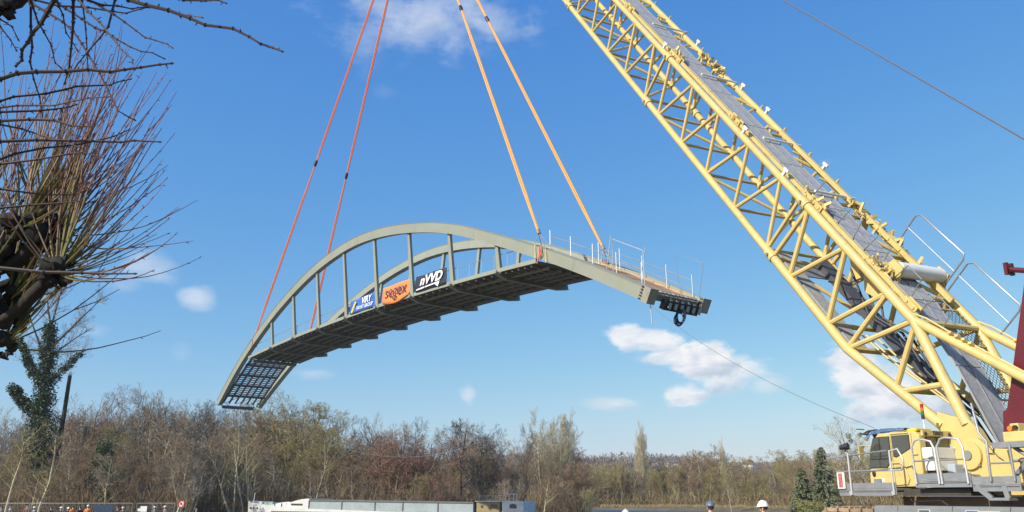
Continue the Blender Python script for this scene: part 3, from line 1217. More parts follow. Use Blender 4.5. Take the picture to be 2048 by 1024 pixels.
    # temporary guard rails on the right flight
    posts = []
    g = MB()
    ss = [59.3 + 1.95 * k for k in range(5)]
    for v in (.3, 4.55):
        for hh in (.6, 1.15):
            g.tube([(s, v, rz(s) + hh) for s in ss], .024, 5)
    guard = g.build('guard_rail', M_dark_steel, o)
    pm = MB().tube([(0, 0, 0), (0, 0, 1.6)], .024, 6).mesh('guard_post', M_alu)
    for v in (.3, 4.55):
        for s in ss:
            p = link('guard_post', pm, guard)
            p.location = (s, v, rz(s) - .05)
    fr = MB().tube([(64.9, .3, rz(64.9)), (64.9, .3, rz(64.9) + 2.3), (67.3, .3, rz(67.3) + 2.3), (67.3, .3, rz(67.3))], .03, 5)
    fr.build('guard_frame', M_alu, o)
    fr = MB().tube([(66.2, 4.55, rz(66.2)), (65.9, 4.55, rz(65.9) + 2.5), (68.0, 4.55, rz(67.4) + 2.2), (67.5, 4.55, rz(67.5))], .018, 5)
    fr.build('guard_frame', M_dark_steel, o)
    for s, v, t in ((63.4, 1.2, .5), (66.6, .6, .6)):
        MB().tube([(s, v, rz(s)), (s + t, v, rz(s) + 2.2)], .026, 5).build('leaning_pole', M_alu, o)
    return o


bridge = make_bridge()
BR_M = Matrix.Translation(BR_O) @ Matrix.Rotation(BR_ANG, 4, 'Z')
BR_X = V((math.cos(BR_ANG), math.sin(BR_ANG), 0))


def banner(s0, s1, zlo, zhi, m, label, name='banner', sag=0.0):
    """a cloth hung on the near railing; local x along bridge, z up, facing the near side"""
    s_c = (s0 + s1) / 2
    loc = BR_M @ V((s_c, -.62, deck_z(s_c)))
    o = thing(name, label, 'banner', loc, BR_ANG)
    o.rotation_euler = (0, math.atan2(deck_z(s0) - deck_z(s1), s1 - s0), BR_ANG)
    mb = MB()
    nx, nz = 16, 6
    w = s1 - s0
    for j in range(nz + 1):
        for i in range(nx + 1):
            u, t = i / nx, j / nz
            x = (u - .5) * w
            lo = zlo - sag * math.sin(math.pi * u) + (.2 * u ** 3 if sag else 0)
            z = lo + (zhi - lo) * t
            y = -.035 * math.sin(u * 9 + t * 2) - .03 * math.sin(t * 5 + u * 3)
            mb.v.append((x, y, z))
    for j in range(nz):
        for i in range(nx):
            a = j * (nx + 1) + i
            mb.f.append((a, a + 1, a + nx + 2, a + nx + 1))
    c = mb.build('cloth', m, o, True, fix=False)
    so = c.modifiers.new('s', 'SOLIDIFY')
    so.thickness = .012
    return o


def put_text(o, name, s, size, m, x, z, shear=0.0, bold=0.0, sx=1.0, y=-.085):
    t = link(name, text_mesh(name, s, size, m, 0.004, shear, bold), o)
    t.location = (x, y, z)
    t.rotation_euler = (math.pi / 2, 0, 0)
    t.scale = (sx, 1, 1)
    return t


M_ban_blue = mat('blue_banner_cloth', (0.03, 0.12, 0.42), 0.7, 0, 0.1, 2)
M_ban_orange = mat('orange_banner_cloth', (0.82, 0.23, 0.06), 0.7, 0, 0.08, 2)
M_ban_navy = mat('navy_black_banner_cloth', (0.018, 0.02, 0.04), 0.7, 0, 0.1, 2)
M_print_white = mat('white_print', (0.8, 0.8, 0.8), 0.7, 0, 0.02)
M_print_dark = mat('dark_print', (0.03, 0.04, 0.07), 0.7, 0, 0.02)
M_print_yellow = mat('yellow_print', (0.8, 0.5, 0.06), 0.7, 0, 0.02)

b1 = banner(33.45, 38.0, .02, 1.2, M_ban_blue, 'blue banner with yellow emblem and white VIRY lettering on the railing')
put_text(b1, 'lettering', 'VIRY', .8, M_print_white, .7, .83, .25, .015, 1.0)
put_text(b1, 'lettering', 'FAYAT GROUP', .42, M_print_white, .45, .32, .15, .006, 1.02)
e = MB()
for (x0, z0) in ((-2.0, .16), (-1.78, .45), (-1.55, .74)):
    n = len(e.v)
    e.v += [(x0, -.09, z0), (x0 + .25, -.09, z0 - .12), (x0 + .5, -.09, z0 + .16), (x0 + .27, -.09, z0 + .28)]
    e.f.append((n, n + 1, n + 2, n + 3))
e.build('emblem', M_print_yellow, b1, fix=False)
b2 = banner(39.2, 43.45, -.05, 1.3, M_ban_orange, 'orange banner with dark segex lettering, middle of the three', sag=.22)
put_text(b2, 'lettering', 'segex', 1.4, M_print_dark, .0, .74, .08, .0, 1.08)
b3 = banner(44.35, 48.6, .05, 1.28, M_ban_navy, 'navy-black banner with white lettering and swoosh, right of the orange one')
put_text(b3, 'lettering', 'nVVD', .95, M_print_white, .1, .78, .3, .035, 1.3)
e = MB()
for (x0, x1, z0, z1, h) in ((-1.9, -.75, .14, .2, .11), (-.65, 1.3, .2, .3, .1)):
    n = len(e.v)
    e.v += [(x0, -.09, z0), (x1, -.09, z1), (x1 + .05, -.09, z1 + h), (x0 + .05, -.09, z0 + h)]
    e.f.append((n, n + 1, n + 2, n + 3))
n = len(e.v)
e.v += [(.7, -.09, .27), (1.4, -.09, .42), (1.15, -.09, .0)]
e.f.append((n, n + 1, n + 2))
e.build('swoosh', M_print_white, b3, fix=False)

# ------------------------------------------------------------------ slings
HOOK = V((-10.19, 72.95, 64.6))


M_pale_strap = mat('pale_yellow_strap', (0.75, 0.55, 0.22), 0.8)


def sling(s, far, m, label, bind, wrap):
    z = arch_z(s) + .5
    foot = BR_M @ V((s, vfar(z) if far else vnear(z), z))
    o = thing('lifting_sling', label, 'sling', foot, 0, 'lifting slings carrying the bridge')
    d = HOOK - foot
    a = V((0, 0, 0))
    drop = d * (1.35 / d.length) if wrap else d * (.35 / d.length)
    # two flat legs of webbing, bound together
    side = d.cross(V((0, 1, 0))).normalized()
    for sg in (-1, 1):
        b = MB()
        n = 14
        pts, rr = [], []
        for i in range(n + 1):
            t = i / n
            p = drop + (d - drop) * t
            w = .062 * sg * (1 if 0 < t < 1 else 0.2)
            if abs(t - bind) < .5 / n:
                w *= .3
            pts.append(p + side * w)
            rr.append(.066)
        b.tube(pts, rr, 6).build('strap', m, o, True)
    c = drop + (d - drop) * bind
    dn = d.normalized()
    MB().tube([c - dn * .35, c, c + dn * .35], [.13, .17, .13], 8).build('coupling', M_black, o, True)
    MB().tube([drop - dn * .25, drop + dn * .1], [.12, .14], 8).build('shackle', M_dark_steel, o, True)
    legs = MB()
    for (ds, sv) in ((-.55, -.3), (-.55, .3), (.55, -.3), (.55, .3)):
        q = BR_M @ V((s + ds, (vfar(z) if far else vnear(z)) + sv, arch_z(s + ds) + .42)) - foot
        legs.tube([drop - dn * .2, q], .022, 5)
    legs.build('leg_chain', M_galv, o)
    w = MB()
    for ds in ((-.5, .5) if wrap else (0,)):
        f = vfar if far else vnear
        zz = arch_z(s + ds)
        vv = f(zz)
        ring = [V((s + ds, vv - .3, zz + .45)), V((s + ds, vv + .3, zz + .45)), V((s + ds, vv + .3, zz - .47)), V((s + ds, vv - .3, zz - .47)), V((s + ds, vv - .3, zz + .45))]
        w.tube([BR_M @ q - foot for q in ring], .045 if not wrap else .03, 5)
    w.build('arch_wrap', M_red_sling if not wrap else M_pale_strap, o)
    if wrap:
        w = MB()
        for k in range(2):
            f = vfar if far else vnear
            q = [V((s - .1 + .2 * k, f(arch_z(s)) - .3, arch_z(s) + .42)), V((s - .05 + .2 * k, f(arch_z(s)) - .36, arch_z(s) - .1)), V((s - .3 + .1 * k, f(arch_z(s)) - .34, arch_z(s) - .62 + .3 * k))]
            w.tube([BR_M @ p - foot for p in q], .045, 5)
        w.build('loose_strap', M_red_sling, o)


sling(11.0, False, M_red_sling, 'red-orange sling rising from the left foot of the near arch', .38, False)
sling(11.0, True, M_red_sling, 'red-orange sling running behind the near arch to the far arch left end', .37, False)
sling(59.6, False, M_orange_sling, 'orange sling ending at the red straps on the near arch right end', .51, True)
sling(59.6, True, M_orange_sling, 'orange sling reaching the far arch above the timber ramp, rightmost', .51, True)


def tag_line(name, a, b, sag, r, m, label):
    o = thing(name, label, 'rope', a)
    b = b - a
    pts = []
    for i in range(15):
        t = i / 14
        pts.append(b * t + V((0, 0, -sag * 4 * t * (1 - t))))
    MB().tube(pts, r, 5).build('line', m, o)


M_rope = mat('pale_rope', (0.5, 0.5, 0.46), 0.9, 0, 0.1)
M_rope_dark = mat('dark_grey_rope', (0.12, 0.12, 0.13), 0.9, 0, 0.1)


def cable_coil():
    c = BR_M @ V((67.7, 2.6, -.66))
    o = thing('cable_coil', 'dark blue cable coil dangling under the right end of the bridge', 'cable', c)
    rg = random.Random(3)
    for k in range(9):
        b = MB()
        rx, rz, ph = rg.uniform(.17, .3), rg.uniform(.36, .5), rg.uniform(-.12, .12)
        oy = rg.uniform(-.1, .1)
        pts = []
        for i in range(21):
            t = i / 20 * 2 * math.pi
            p = V((rx * math.sin(t) + ph * .4, oy + .05 * math.sin(2 * t), -rz * math.cos(t) + ph))
            pts.append(Matrix.Rotation(.25, 3, 'Y') @ p)
        b.tube(pts, .03, 5).build('cable_loop', mat('navy_cable', (0.012, 0.014, 0.05), .5) if 'navy_cable' not in MATS else MATS['navy_cable'], o, True)
    MB().tube([(.0, 0, .4), (-.05, 0, .8)], .02, 4).build('tie', M_black, o)


cable_coil()

# ------------------------------------------------------------------ the crane (local frame: x forward, y left, z up)
CR_O = V((13.2488, 22.4721, 0.0))
CR_ANG = R(114.857)
CR_M = Matrix.Translation(CR_O) @ Matrix.Rotation(CR_ANG, 4, 'Z')
EL = R(52.499)
BA, BB = V((math.cos(EL), 0, math.sin(EL))), V((-math.sin(EL), 0, math.cos(EL)))


def BP(t, b, l):
    return V((0, l, 3.0)) + BA * t + BB * b


crane = thing('crawler_crane', 'cream-yellow lattice boom crawler crane filling the right side', 'crane', CR_O, CR_ANG)
HW, HD = 1.35, 1.128
TIP = 90.0
VIS = 35.0


def make_boom():
    # root plates at the pivot carry the boom
    boom = thing('boom', None, None)
    boom.parent = crane
    for l in (HW, -HW):
        prof = []
        pts = [(.7, -.5), (1.12, -.44), (1.34, -.14), (.98, .08), (.62, .38), (.2, .42)]
        ring = [(-.2 + .4 * math.cos(a), -.05 + .4 * math.sin(a)) for a in [R(120 + 18 * i) for i in range(10)]]
        poly = [BP(t, b, 0) for t, b in pts + ring]
        MB().prism([(p.x, p.z) for p in poly], 1, l - .09, l + .09).build('foot_plate', M_yellow, boom, bevel=.012)
    boom['label'] = 'lattice boom with grey catwalk'

    def chord(pts, r, nm='boom_chord'):
        return MB().tube(pts, r, 12).build(nm, M_yellow, boom, True)
    for l in (HW, -HW):
        chord([BP(1.0, -.33, l), BP(4.84, -HD, l), BP(9.62, -HD, l)], .15)
        chord([BP(.55, .23, l), BP(3.65, HD, l), BP(9.62, HD, l)], .15)
    J = [9.65 + 11.55 * k for k in range(8)]
    for k in range(7):
        for l in (HW, -HW):
            for b in (HD, -HD):
                t1 = min(J[k + 1], TIP)
                if J[k] > VIS:
                    continue
                chord([BP(J[k] + .03, b, l), BP(J[k + 1] - .03, b, l)], .138)
                MB().tube([BP(J[k] - .22, b, l), BP(J[k] + .22, b, l)], .185, 12).build('chord_joint', M_yellow, boom, True)
                MB().tube([BP(J[k], b, l - .24), BP(J[k], b, l + .24)], .06, 8).build('joint_pin', M_dark_steel, boom, True)
    rest = MB()
    for l in (HW, -HW):
        for b in (HD, -HD):
            rest.tube([BP(J[3] + .05, b, l), BP(TIP, b * .35, l * .5)], .138, 8)

    def lace(p, q, r=.072, mb=None):
        if mb is None:
            MB().tube([p, q], r, 8).build('lacing_tube', M_yellow, boom, True)
        else:
            mb.tube([p, q], r, 5)
    top = [.25, 1.58, 3.98, 6.5, 8.93, 11.28]
    bot = [.3, 2.88, 5.34, 7.78, 10.28]
    for k in range(7):
        j = J[k]
        tgt = None if j < 32 else rest
        if j > 34:
            continue
        for l in (HW, -HW):
            lace(BP(j + .3, -HD, l), BP(j + .25, HD, l), .072, tgt)
            for i in range(5):
                lace(BP(j + bot[i], -HD, l), BP(j + top[i + 1], HD, l), .072, tgt)
                if i:
                    lace(BP(j + bot[i], -HD, l), BP(j + top[i], HD, l), .072, tgt)
        for b, ns in ((-HD, [.3, 2.88, 5.34, 7.78, 10.28]), (HD - .06, [.5, 3.0, 5.5, 8.0, 10.4])):
            lace(BP(j + ns[0], b, HW), BP(j + ns[0], b, -HW), .065, tgt)
            for i in range(4):
                a, c = (HW, -HW) if i % 2 == 0 else (-HW, HW)
                lace(BP(j + ns[i] + .1, b, a), BP(j + ns[i + 1] - .1, b, c), .065, tgt)
                lace(BP(j + ns[i + 1], b, HW), BP(j + ns[i + 1], b, -HW), .06, tgt) if b < 0 or i % 2 else None
    for s_ in range(20):
        t = 44.5 + s_ * 2.2
        f = 1 - .6 * (t - 44) / (TIP - 44)
        for l in (1, -1):
            rest.tube([BP(t, -HD * f, l * HW * f), BP(t + 1.1, HD * f, l * HW * f)], .07, 4)
            rest.tube([BP(t + 1.1, HD * f, l * HW * f), BP(t + 2.2, -HD * f, l * HW * f)], .07, 4)
    set_props(rest.build('upper_boom_frame', M_yellow, boom), kind='stuff')
    # base section bracing
    for l in (HW, -HW):
        for p, q in (((9.5, -HD), (9.35, HD)), ((8.37, -HD), (9.35, HD)), ((8.37, -HD), (7.12, HD)), ((5.97, -HD), (7.12, HD)), ((5.97, -HD), (4.9, HD)),
                     ((4.84, -HD), (4.88, HD - .02)), ((4.84, -HD), (3.65, HD)), ((2.75, -.70), (3.55, HD - .05)), ((2.6, -.66), (1.7, .56))):
            lace(BP(*p, l), BP(*q, l), .085)
    for t, b in ((9.4, HD - .05), (7.1, HD - .05), (4.9, HD), (3.6, HD), (9.4, -HD), (5.97, -HD), (4.84, -HD), (2.7, -.7)):
        lace(BP(t, b, HW), BP(t, b, -HW), .09)
    for a, c, b in ((9.3, 7.2, HD), (7.0, 5.0, HD), (9.3, 6.1, -HD)):
        lace(BP(a, b - .02, HW), BP(c, b - .02, -HW), .07)
    # top-face catwalk, in panels
    wm = None
    ts = [-.2, 2.2, 4.6, 7.0] + [9.4 + 2.89 * i for i in range(10)]
    for a, c in zip(ts, ts[1:]):
        def cb(t):
            return (HD - .02) if t > 3.65 else (.27 + (HD - .29) * (t - .55) / 3.1)
        w = MB().bar(BP(a + .02, cb(a) + .09, .2), BP(c - .02, cb(c) + .09, .2), 1.02, .05, BB)
        w.build('catwalk_panel', M_grating, boom)
        for l in (.71, -.31, .2):
            MB().bar(BP(a + .02, cb(a) + .13, l), BP(c - .02, cb(c) + .13, l), .025, .03, BB).build('catwalk_edge', M_galv, boom)
    # stored pendant bars on the near side and joint clutter
    for a, c in zip([4.2, 9.8, 15.5, 21.3, 27.0], [9.3, 15.2, 20.8, 26.7, 33.0]):
        MB().bar(BP(a, HD + .13, 1.06), BP(c, HD + .13, 1.06), .1, .13, BB).build('pendant_bar', M_yellow, boom)
        for t in (a, c):
            q = MB()
            for dl in (-.09, .09):
                q.bar(BP(t - .28, HD + .16, 1.06 + dl), BP(t + .28, HD + .16, 1.06 + dl), .04, .2, BB)
            q.tube([BP(t - .15, HD + .16, .92), BP(t - .15, HD + .16, 1.2)], .05, 8)
            q.tube([BP(t + .15, HD + .16, .92), BP(t + .15, HD + .16, 1.2)], .05, 8)
            q.build('pendant_link', M_yellow, boom)
    for a, c in zip([4.6, 9.9], [9.2, 15.0]):
        MB().bar(BP(a, HD + .2, -.95), BP(c, HD + .2, -.95), .1, .16, BB).build('pendant_bar', M_yellow, boom)
    rg = random.Random(5)
    for l, tt in ((.95, (9.3, 9.7, 10.1, 6.2, 5.8, 21.2, 20.9, 21.6)), (-1.05, (9.0, 9.4, 9.9, 8.4, 7.8, 7.2, 6.3, 20.6, 21.2, 21.8, 22.3, 32.4))):
        for t in tt:
            q = MB()
            for k in range(6):
                p = BP(t + rg.uniform(-.25, .25), HD + rg.uniform(.06, .3), l + rg.uniform(-.15, .15))
                q.bar(p, p + rdir(rg) * .26, .05, .09)
            q.tube([BP(t, HD + .2, l - .18), BP(t, HD + .2, l + .18)], .06, 8)
            q.build('joint_bracket', M_yellow, boom)
    for t in [11.5 + 1.93 * i for i in range(12)]:
        if abs((t - 9.65) % 11.55) > .6:
            MB().bar(BP(t, HD + .02, -1.25), BP(t + .3, HD + .02, -.85), .07, .07).build('catwalk_bracket', M_yellow, boom)
            MB().bar(BP(t + .2, HD + .02, 1.25), BP(t + .5, HD + .02, .75), .07, .07).build('catwalk_bracket', M_yellow, boom)
            MB().tube([BP(t, HD + .12, -1.4), BP(t, HD + .26, -1.4)], .05, 6).build('grab_lug', M_yellow, boom)
    for t in (10.3, 14.0, 19.5, 25.0, 30.5):
        MB().tube([BP(t, HD + .2, .55), BP(t, HD + .2, -1.3)], .045, 8).build('cross_roller', M_white, boom, True)
    for t, l in ((11.2, HW), (12.4, -HW), (14.2, HW + .02), (19.0, -HW), (21.9, HW), (23.6, -HW), (16.8, -HW)):
        q = MB().bar(BP(t, HD + .12, l), BP(t, HD + .34, l), .1, .1)
        q.bar(BP(t - .14, HD + .34, l), BP(t + .14, HD + .34, l), .07, .09)
        q.build('rope_guide', M_white, boom)
    # folding hoops along the right chord
    for a, c in ((7.75, 5.45), (5.2, 3.05)):
        q = MB()
        hh = 1.35
        q.tube([BP(a, HD + .1, -HW), BP(a + .05, HD + hh - .15, -HW), BP(a - .1, HD + hh, -HW), BP(c + .1, HD + hh, -HW), BP(c, HD + hh - .15, -HW), BP(c - .05, HD + .1, -HW)], .028, 6)
        q.tube([BP(a + .03, HD + .75, -HW), BP(c, HD + .75, -HW)], .02, 6)
        q.build('guard_hoop', M_galv, boom, True)
    for a in (9.2, 7.6, 6.1, 4.6, 3.2):
        q = MB().tube([BP(a, HD + .05, .74), BP(a + .1, HD + .75, .74), BP(a + .75, HD + .75, .74), BP(a + .9, HD + .05, .74)], .02, 5)
        q.build('catwalk_rail', M_galv, boom, True)
    # white drum between the top chords, its plates
    MB().tube([BP(5.7, HD + .35, .55), BP(5.7, HD + .35, -1.3)], .24, 16).build('hose_drum', M_white, boom, True)
    for l in (.62, -1.36):
        q = MB().prism([(p.x, p.z) for p in (BP(5.3, HD, 0), BP(6.15, HD, 0), BP(5.95, HD + .55, 0), BP(5.5, HD + .55, 0))], 1, l - .04, l + .04)
        q.build('drum_plate', M_yellow, boom)
    # inner equipment
    MB().bar(BP(9.7, -HD + .05, -.85), BP(3.2, -.8, -.75), .62, .22, BB).build('far_lower_catwalk', mat('shade_dark_catwalk', (0.07, 0.072, 0.08), .5), boom)  # second lower catwalk; the boom's shade on it is put into the dark colour
    MB().bar(BP(9.8, -HD + .02, .75), BP(4.9, -HD + .02, .75), .55, .05, BB).build('lower_catwalk', M_grating, boom)
    MB().bar(BP(9.5, -HD - .02, -.2), BP(8.6, -HD - .02, -.2), 1.7, .04, BB).build('lower_platform', M_galv, boom)
    q = MB().prism([(p.x, p.z) for p in (BP(7.0, .6, 0), BP(6.4, .05, 0), BP(5.8, .2, 0), BP(6.0, .6, 0), BP(6.4, 1.0, 0))], 1, -.1, .3)
    q.build('sheave_bracket', M_yellow, boom)
    for k in range(2):
        q = MB().bar(BP(8.8 - k, .9, -.2), BP(7.3 - k, -.1, -.3), .2, .28)
        q.build('sheave_bracket', M_yellow, boom)
    for i, l in enumerate((.45, .25, -.1)):
        MB().tube([BP(5.4, -.95, l), BP(4.2, -.8, l), BP(1.2, -.1, l)], .03, 5).build('pipe', M_yellow, boom, True)
    for i in range(3):
        l = -.3 + .3 * i
        q = MB().tube([BP(6.5 + .4 * i, .2, l), BP(5.6, -.35, l + .1), BP(4.6, -.1, l), BP(3.2, -.35, l), BP(1.4, -.15, l), BP(.2, -.35, l)], .04, 6)
        q.build('hose', M_black, boom, True)
    MB().tube([BP(7.8, -.7, .3), BP(7.5, -.5, .1), BP(7.0, -.75, .0), BP(6.7, -.5, -.2), BP(6.4, -.7, 0)], .03, 5).build('hose', M_black, boom, True)
    # wire-mesh guard on the right of the catwalk
    fr = MB()
    cs = [(5.0, HD - .02), (3.65, HD - .02), (-.3, .05)]
    q = MB()

    def gp(t, l):
        b = (HD - .03) if t > 3.65 else (.27 + (HD - .3) * (t - .55) / 3.1)
        return BP(t, b + .02, l)
    nn = 34
    for k in range(nn + 12):
        for sg in (1, -1):
            t0 = 5.0 - 5.3 * k / nn
            pts = []
            for m_ in range(5):
                l = -.4 - .8 * m_ / 4
                t = t0 + sg * .8 * (m_ / 4 - .5) + (.8 if sg > 0 else .0)
                if -.3 <= t <= 5.0:
                    pts.append(gp(t, l))
            if len(pts) > 1:
                q.tube(pts, .009, 3, False)
    q.build('guard_mesh', mat('mesh_wire', (0.08, 0.09, 0.11), .5, .4), boom)
    for a in (.2, 1.3, 3.0, 4.4):
        MB().tube([gp(a, -.36), gp(a, -1.25)], .035, 6).build('mesh_frame', M_yellow, boom)
    # backstops
    for l in (HW, -HW):
        d = (V((-1.58, 0, 4.6)) - V((1.357, 0, 6.62))).normalized()
        p = BP(3.65, HD, l)
        st = MB().tube([p, p + d * 5.6], .13, 12).build('backstop', M_yellow, boom, True)
        st2 = MB().tube([p + V((0, 0, .2)), p + d * .5 + V((0, 0, .26)), p + d * 1.6 + V((0, .0, .19)), p + d * 3.2 + V((0, 0, .17)), p + d * 4.4 + V((0, 0, .15))], .03, 5)
        st2.build('hose', M_yellow, boom, True)
        for k in range(4):
            c = p + d * (1.4 + .22 * k)
            MB().bar(c + V((0, -.14, .1)), c + V((0, .14, .24)), .1, .07).build('hose_clamp', M_yellow, boom)
    # hoist ropes, hook block, boom head
    hd = BP(TIP, 0, 0)
    q = MB().bar(BP(TIP - .6, 0, 0), BP(TIP + 1.0, 0, 0), 1.6, 1.0, BB)
    q.build('boom_head', M_yellow, boom)
    inv = CR_M.inverted()
    hk = inv @ HOOK
    q = MB()
    for l in (-.25, .25):
        q.tube([BP(TIP + .6, -.3, l), hk + V((0, l, 1.6))], .03, 5)
    q.build('hoist_rope', M_dark_steel, boom)
    q = MB().bar(hk + V((0, 0, 1.8)), hk + V((0, 0, .6)), .9, .5)
    q.tube([hk + V((0, 0, .6)), hk + V((0, .0, .1)), hk + V((.2, 0, -.15)), hk + V((0, 0, -.3)), hk + V((-.2, 0, -.1))], .12, 8)
    q.build('hook_block', M_red, boom)


make_boom()


def make_pendant():
    a = CR_M @ BP(TIP, .6, 0)
    b = at(2048, 278, 18.5)
    d = (b - a)
    q = b + d * .35
    tag_line('pendant_cable', a, q, 0.0, .022, M_rope_dark, 'thin dark steel cable crossing the sky at the upper right')


make_pendant()


def make_cab():
    y0, y1 = 1.45, 2.6
    xr, xf = .68, 2.42
    z0, z1 = 2.0, 3.42
    prof = [(xr + .12, z0), (xr, z0 + .35), (xr - .02, z1 - .12), (xr + .12, z1), (xf - .45, z1), (xf - .36, z1 - .08), (xf - .02, z0 + .35), (xf, z0 + .05), (xf - .06, z0)]
    cab = MB().prism(prof, 1, y0, y1).build('cab', M_yellow, crane, bevel=.035)
    cab['label'] = 'yellow driver cab seen from rear left'

    def side(poly, name, m, o=.012, w=.02, par=cab, y=None):
        yy = y1 if y is None else y
        return MB().prism(poly, 1, yy + o - w, yy + o).build(name, m, par)
    fw = [(2.36, 2.52), (2.29, 2.95), (2.15, 3.28), (2.08, 3.31), (1.62, 3.31), (1.62, 2.70), (1.78, 2.52)]
    side([((x - 2) * 1.05 + 2.0, (z - 2.93) * 1.05 + 2.93) for x, z in fw], 'window_seal', M_black, .008)
    side(fw, 'window', M_glass, .018)
    side([(2.28, 2.73), (1.64, 2.73), (1.64, 2.755), (2.28, 2.755)], 'window_bar', M_black, .03)
    side([(1.93, 2.755), (1.95, 2.755), (1.95, 3.3), (1.93, 3.3)], 'window_bar', M_black, .03)
    dw = [(1.52, 3.36 - .04), (1.52, 2.8), (1.42, 2.78), (.98, 2.98), (.98, 3.32)]
    side([((x - 1.25) * 1.06 + 1.25, (z - 3.07) * 1.06 + 3.07) for x, z in dw], 'window_seal', M_black, .008)
    side(dw, 'window', M_glass, .018)
    for x in (1.57, .9):
        side([(x - .006, 2.04), (x + .006, 2.04), (x + .006, 3.36), (x - .006, 3.36)], 'door_seam', M_under, .003)
    dl = MB().tube([(1.6, y1 + .02, 2.62), (1.35, y1 + .02, 2.62), (1.22, y1 + .02, 2.55), (1.1, y1 + .02, 2.2), (1.16, y1 + .02, 2.08), (1.6, y1 + .02, 2.06)], .018, 6)
    dl.build('door_trim', M_yellow, cab, True)
    dl = MB().tube([(.95, y1 + .025, 2.82), (.75, y1 + .025, 2.82)], .015, 6)
    dl.build('door_trim', M_yellow, cab, True)
    MB().tube([(.98, y1 + .015, 3.385), (1.55, y1 + .015, 3.385)], .018, 6).build('rain_gutter', M_yellow, cab)
    MB().ball((2.24, y1 + .02, 2.37), .06, 10, 5, -1, (1, .3, 1.6)).build('door_handle', M_black, cab, True)
    MB().box(2.0, 2.2, y1, y1 + .1, 2.08, 2.22).build('step_lamp', M_galv, cab)
    MB().box(1.9, 2.02, y1 + .003, y1 + .012, 2.13, 2.23).build('sticker', M_white, cab)
    MB().box(2.24, 2.36, y1 - .02, y1 + .05, 2.02, 2.08).build('reflector', mat('red_reflector', (.5, .02, .02), .3), cab)
    # mirror
    m = MB().tube([(2.25, y1, 3.1), (2.45, y1 + .22, 3.12), (2.45, y1 + .22, 2.9)], .015, 6).build('mirror', M_yellow, cab)
    MB().box(2.42, 2.46, y1 + .1, y1 + .28, 2.78, 3.1).build('mirror_head', M_yellow, m, bevel=.01)
    # rear face: sign, window, boxes
    x = xr - .02
    MB().box(x - .06, x, 1.42, 2.52, 3.29, 3.43).build('sign_board', M_yellow, cab, bevel=.01)
    t = link('lettering', text_mesh('lettering', 'TEREX', .135, M_print_dark, .003, 0, .004), cab)
    t.location = (x - .065, 1.95, 3.355)
    t.rotation_euler = (math.pi / 2, 0, -math.pi / 2)
    for yy in (2.42, 1.52):
        MB().ball((x - .06, yy, 3.34), .05, 10, 5).build('work_lamp', M_black, cab, True)
    MB().box(x - .006, x + .02, 1.5, 2.38, 2.98, 3.27).build('window_seal', M_black, cab)
    MB().box(x - .014, x + .02, 1.54, 2.34, 3.01, 3.25).build('window', M_glass, cab)
    MB().box(x - .02, x, 1.95, 2.0, 3.0, 3.26).build('window_bar', M_black, cab)
    MB().box(x - .34, x - .04, 1.16, 2.62, 2.70, 2.98).build('equipment_box', M_white, cab, bevel=.02)
    MB().box(x - .33, x - .05, 1.14, 2.58, 2.40, 2.69).build('equipment_box', M_white, cab, bevel=.02)
    MB().box(x - .3, x - .03, 1.5, 2.5, 2.32, 2.41).build('box_bracket', M_under, cab)
    MB().box(x - .4, x + .2, 1.6, 2.6, 2.12, 2.3).build('box_bracket', M_yellow, cab)
    # roof: light stack, bright pads, cable rail
    p = V((xr + .1, 2.2, z1))
    MB().tube([p, p + V((0, 0, .32))], .018, 6).build('light_stack_pole', M_white, cab)
    for k, (nm, c) in enumerate((('dark', (.03, .03, .06)), ('green', (.02, .18, .06)), ('orange', (.5, .15, .02)), ('red', (.4, .02, .02)))):
        mm = mat('stack_lens_' + nm, c, .25, 0, .05)
        MB().tube([p + V((0, 0, .32 + .1 * k)), p + V((0, 0, .415 + .1 * k))], .045, 10).build('signal_lens', mm, cab, True)
    MB().box(.75, 1.05, 2.0, 2.55, z1, z1 + .07).build('roof_hatch', M_yellow2, cab, bevel=.02)
    MB().tube([(1.8, 2.3, z1 + .02), (1.4, 2.35, z1 + .06), (1.0, 2.35, z1 + .03)], .02, 6).build('roof_rail', M_yellow, cab)
    MB().tube([(1.95, 2.52, z1 + .03), (.9, 2.52, z1 + .05)], .012, 5).build('roof_rail', M_black, cab)
    MB().box(xr + .02, xf - .1, y0 + .05, y1 - .04, z0 - .12, z0 - .005).build('cab_base', M_under, cab)


make_cab()


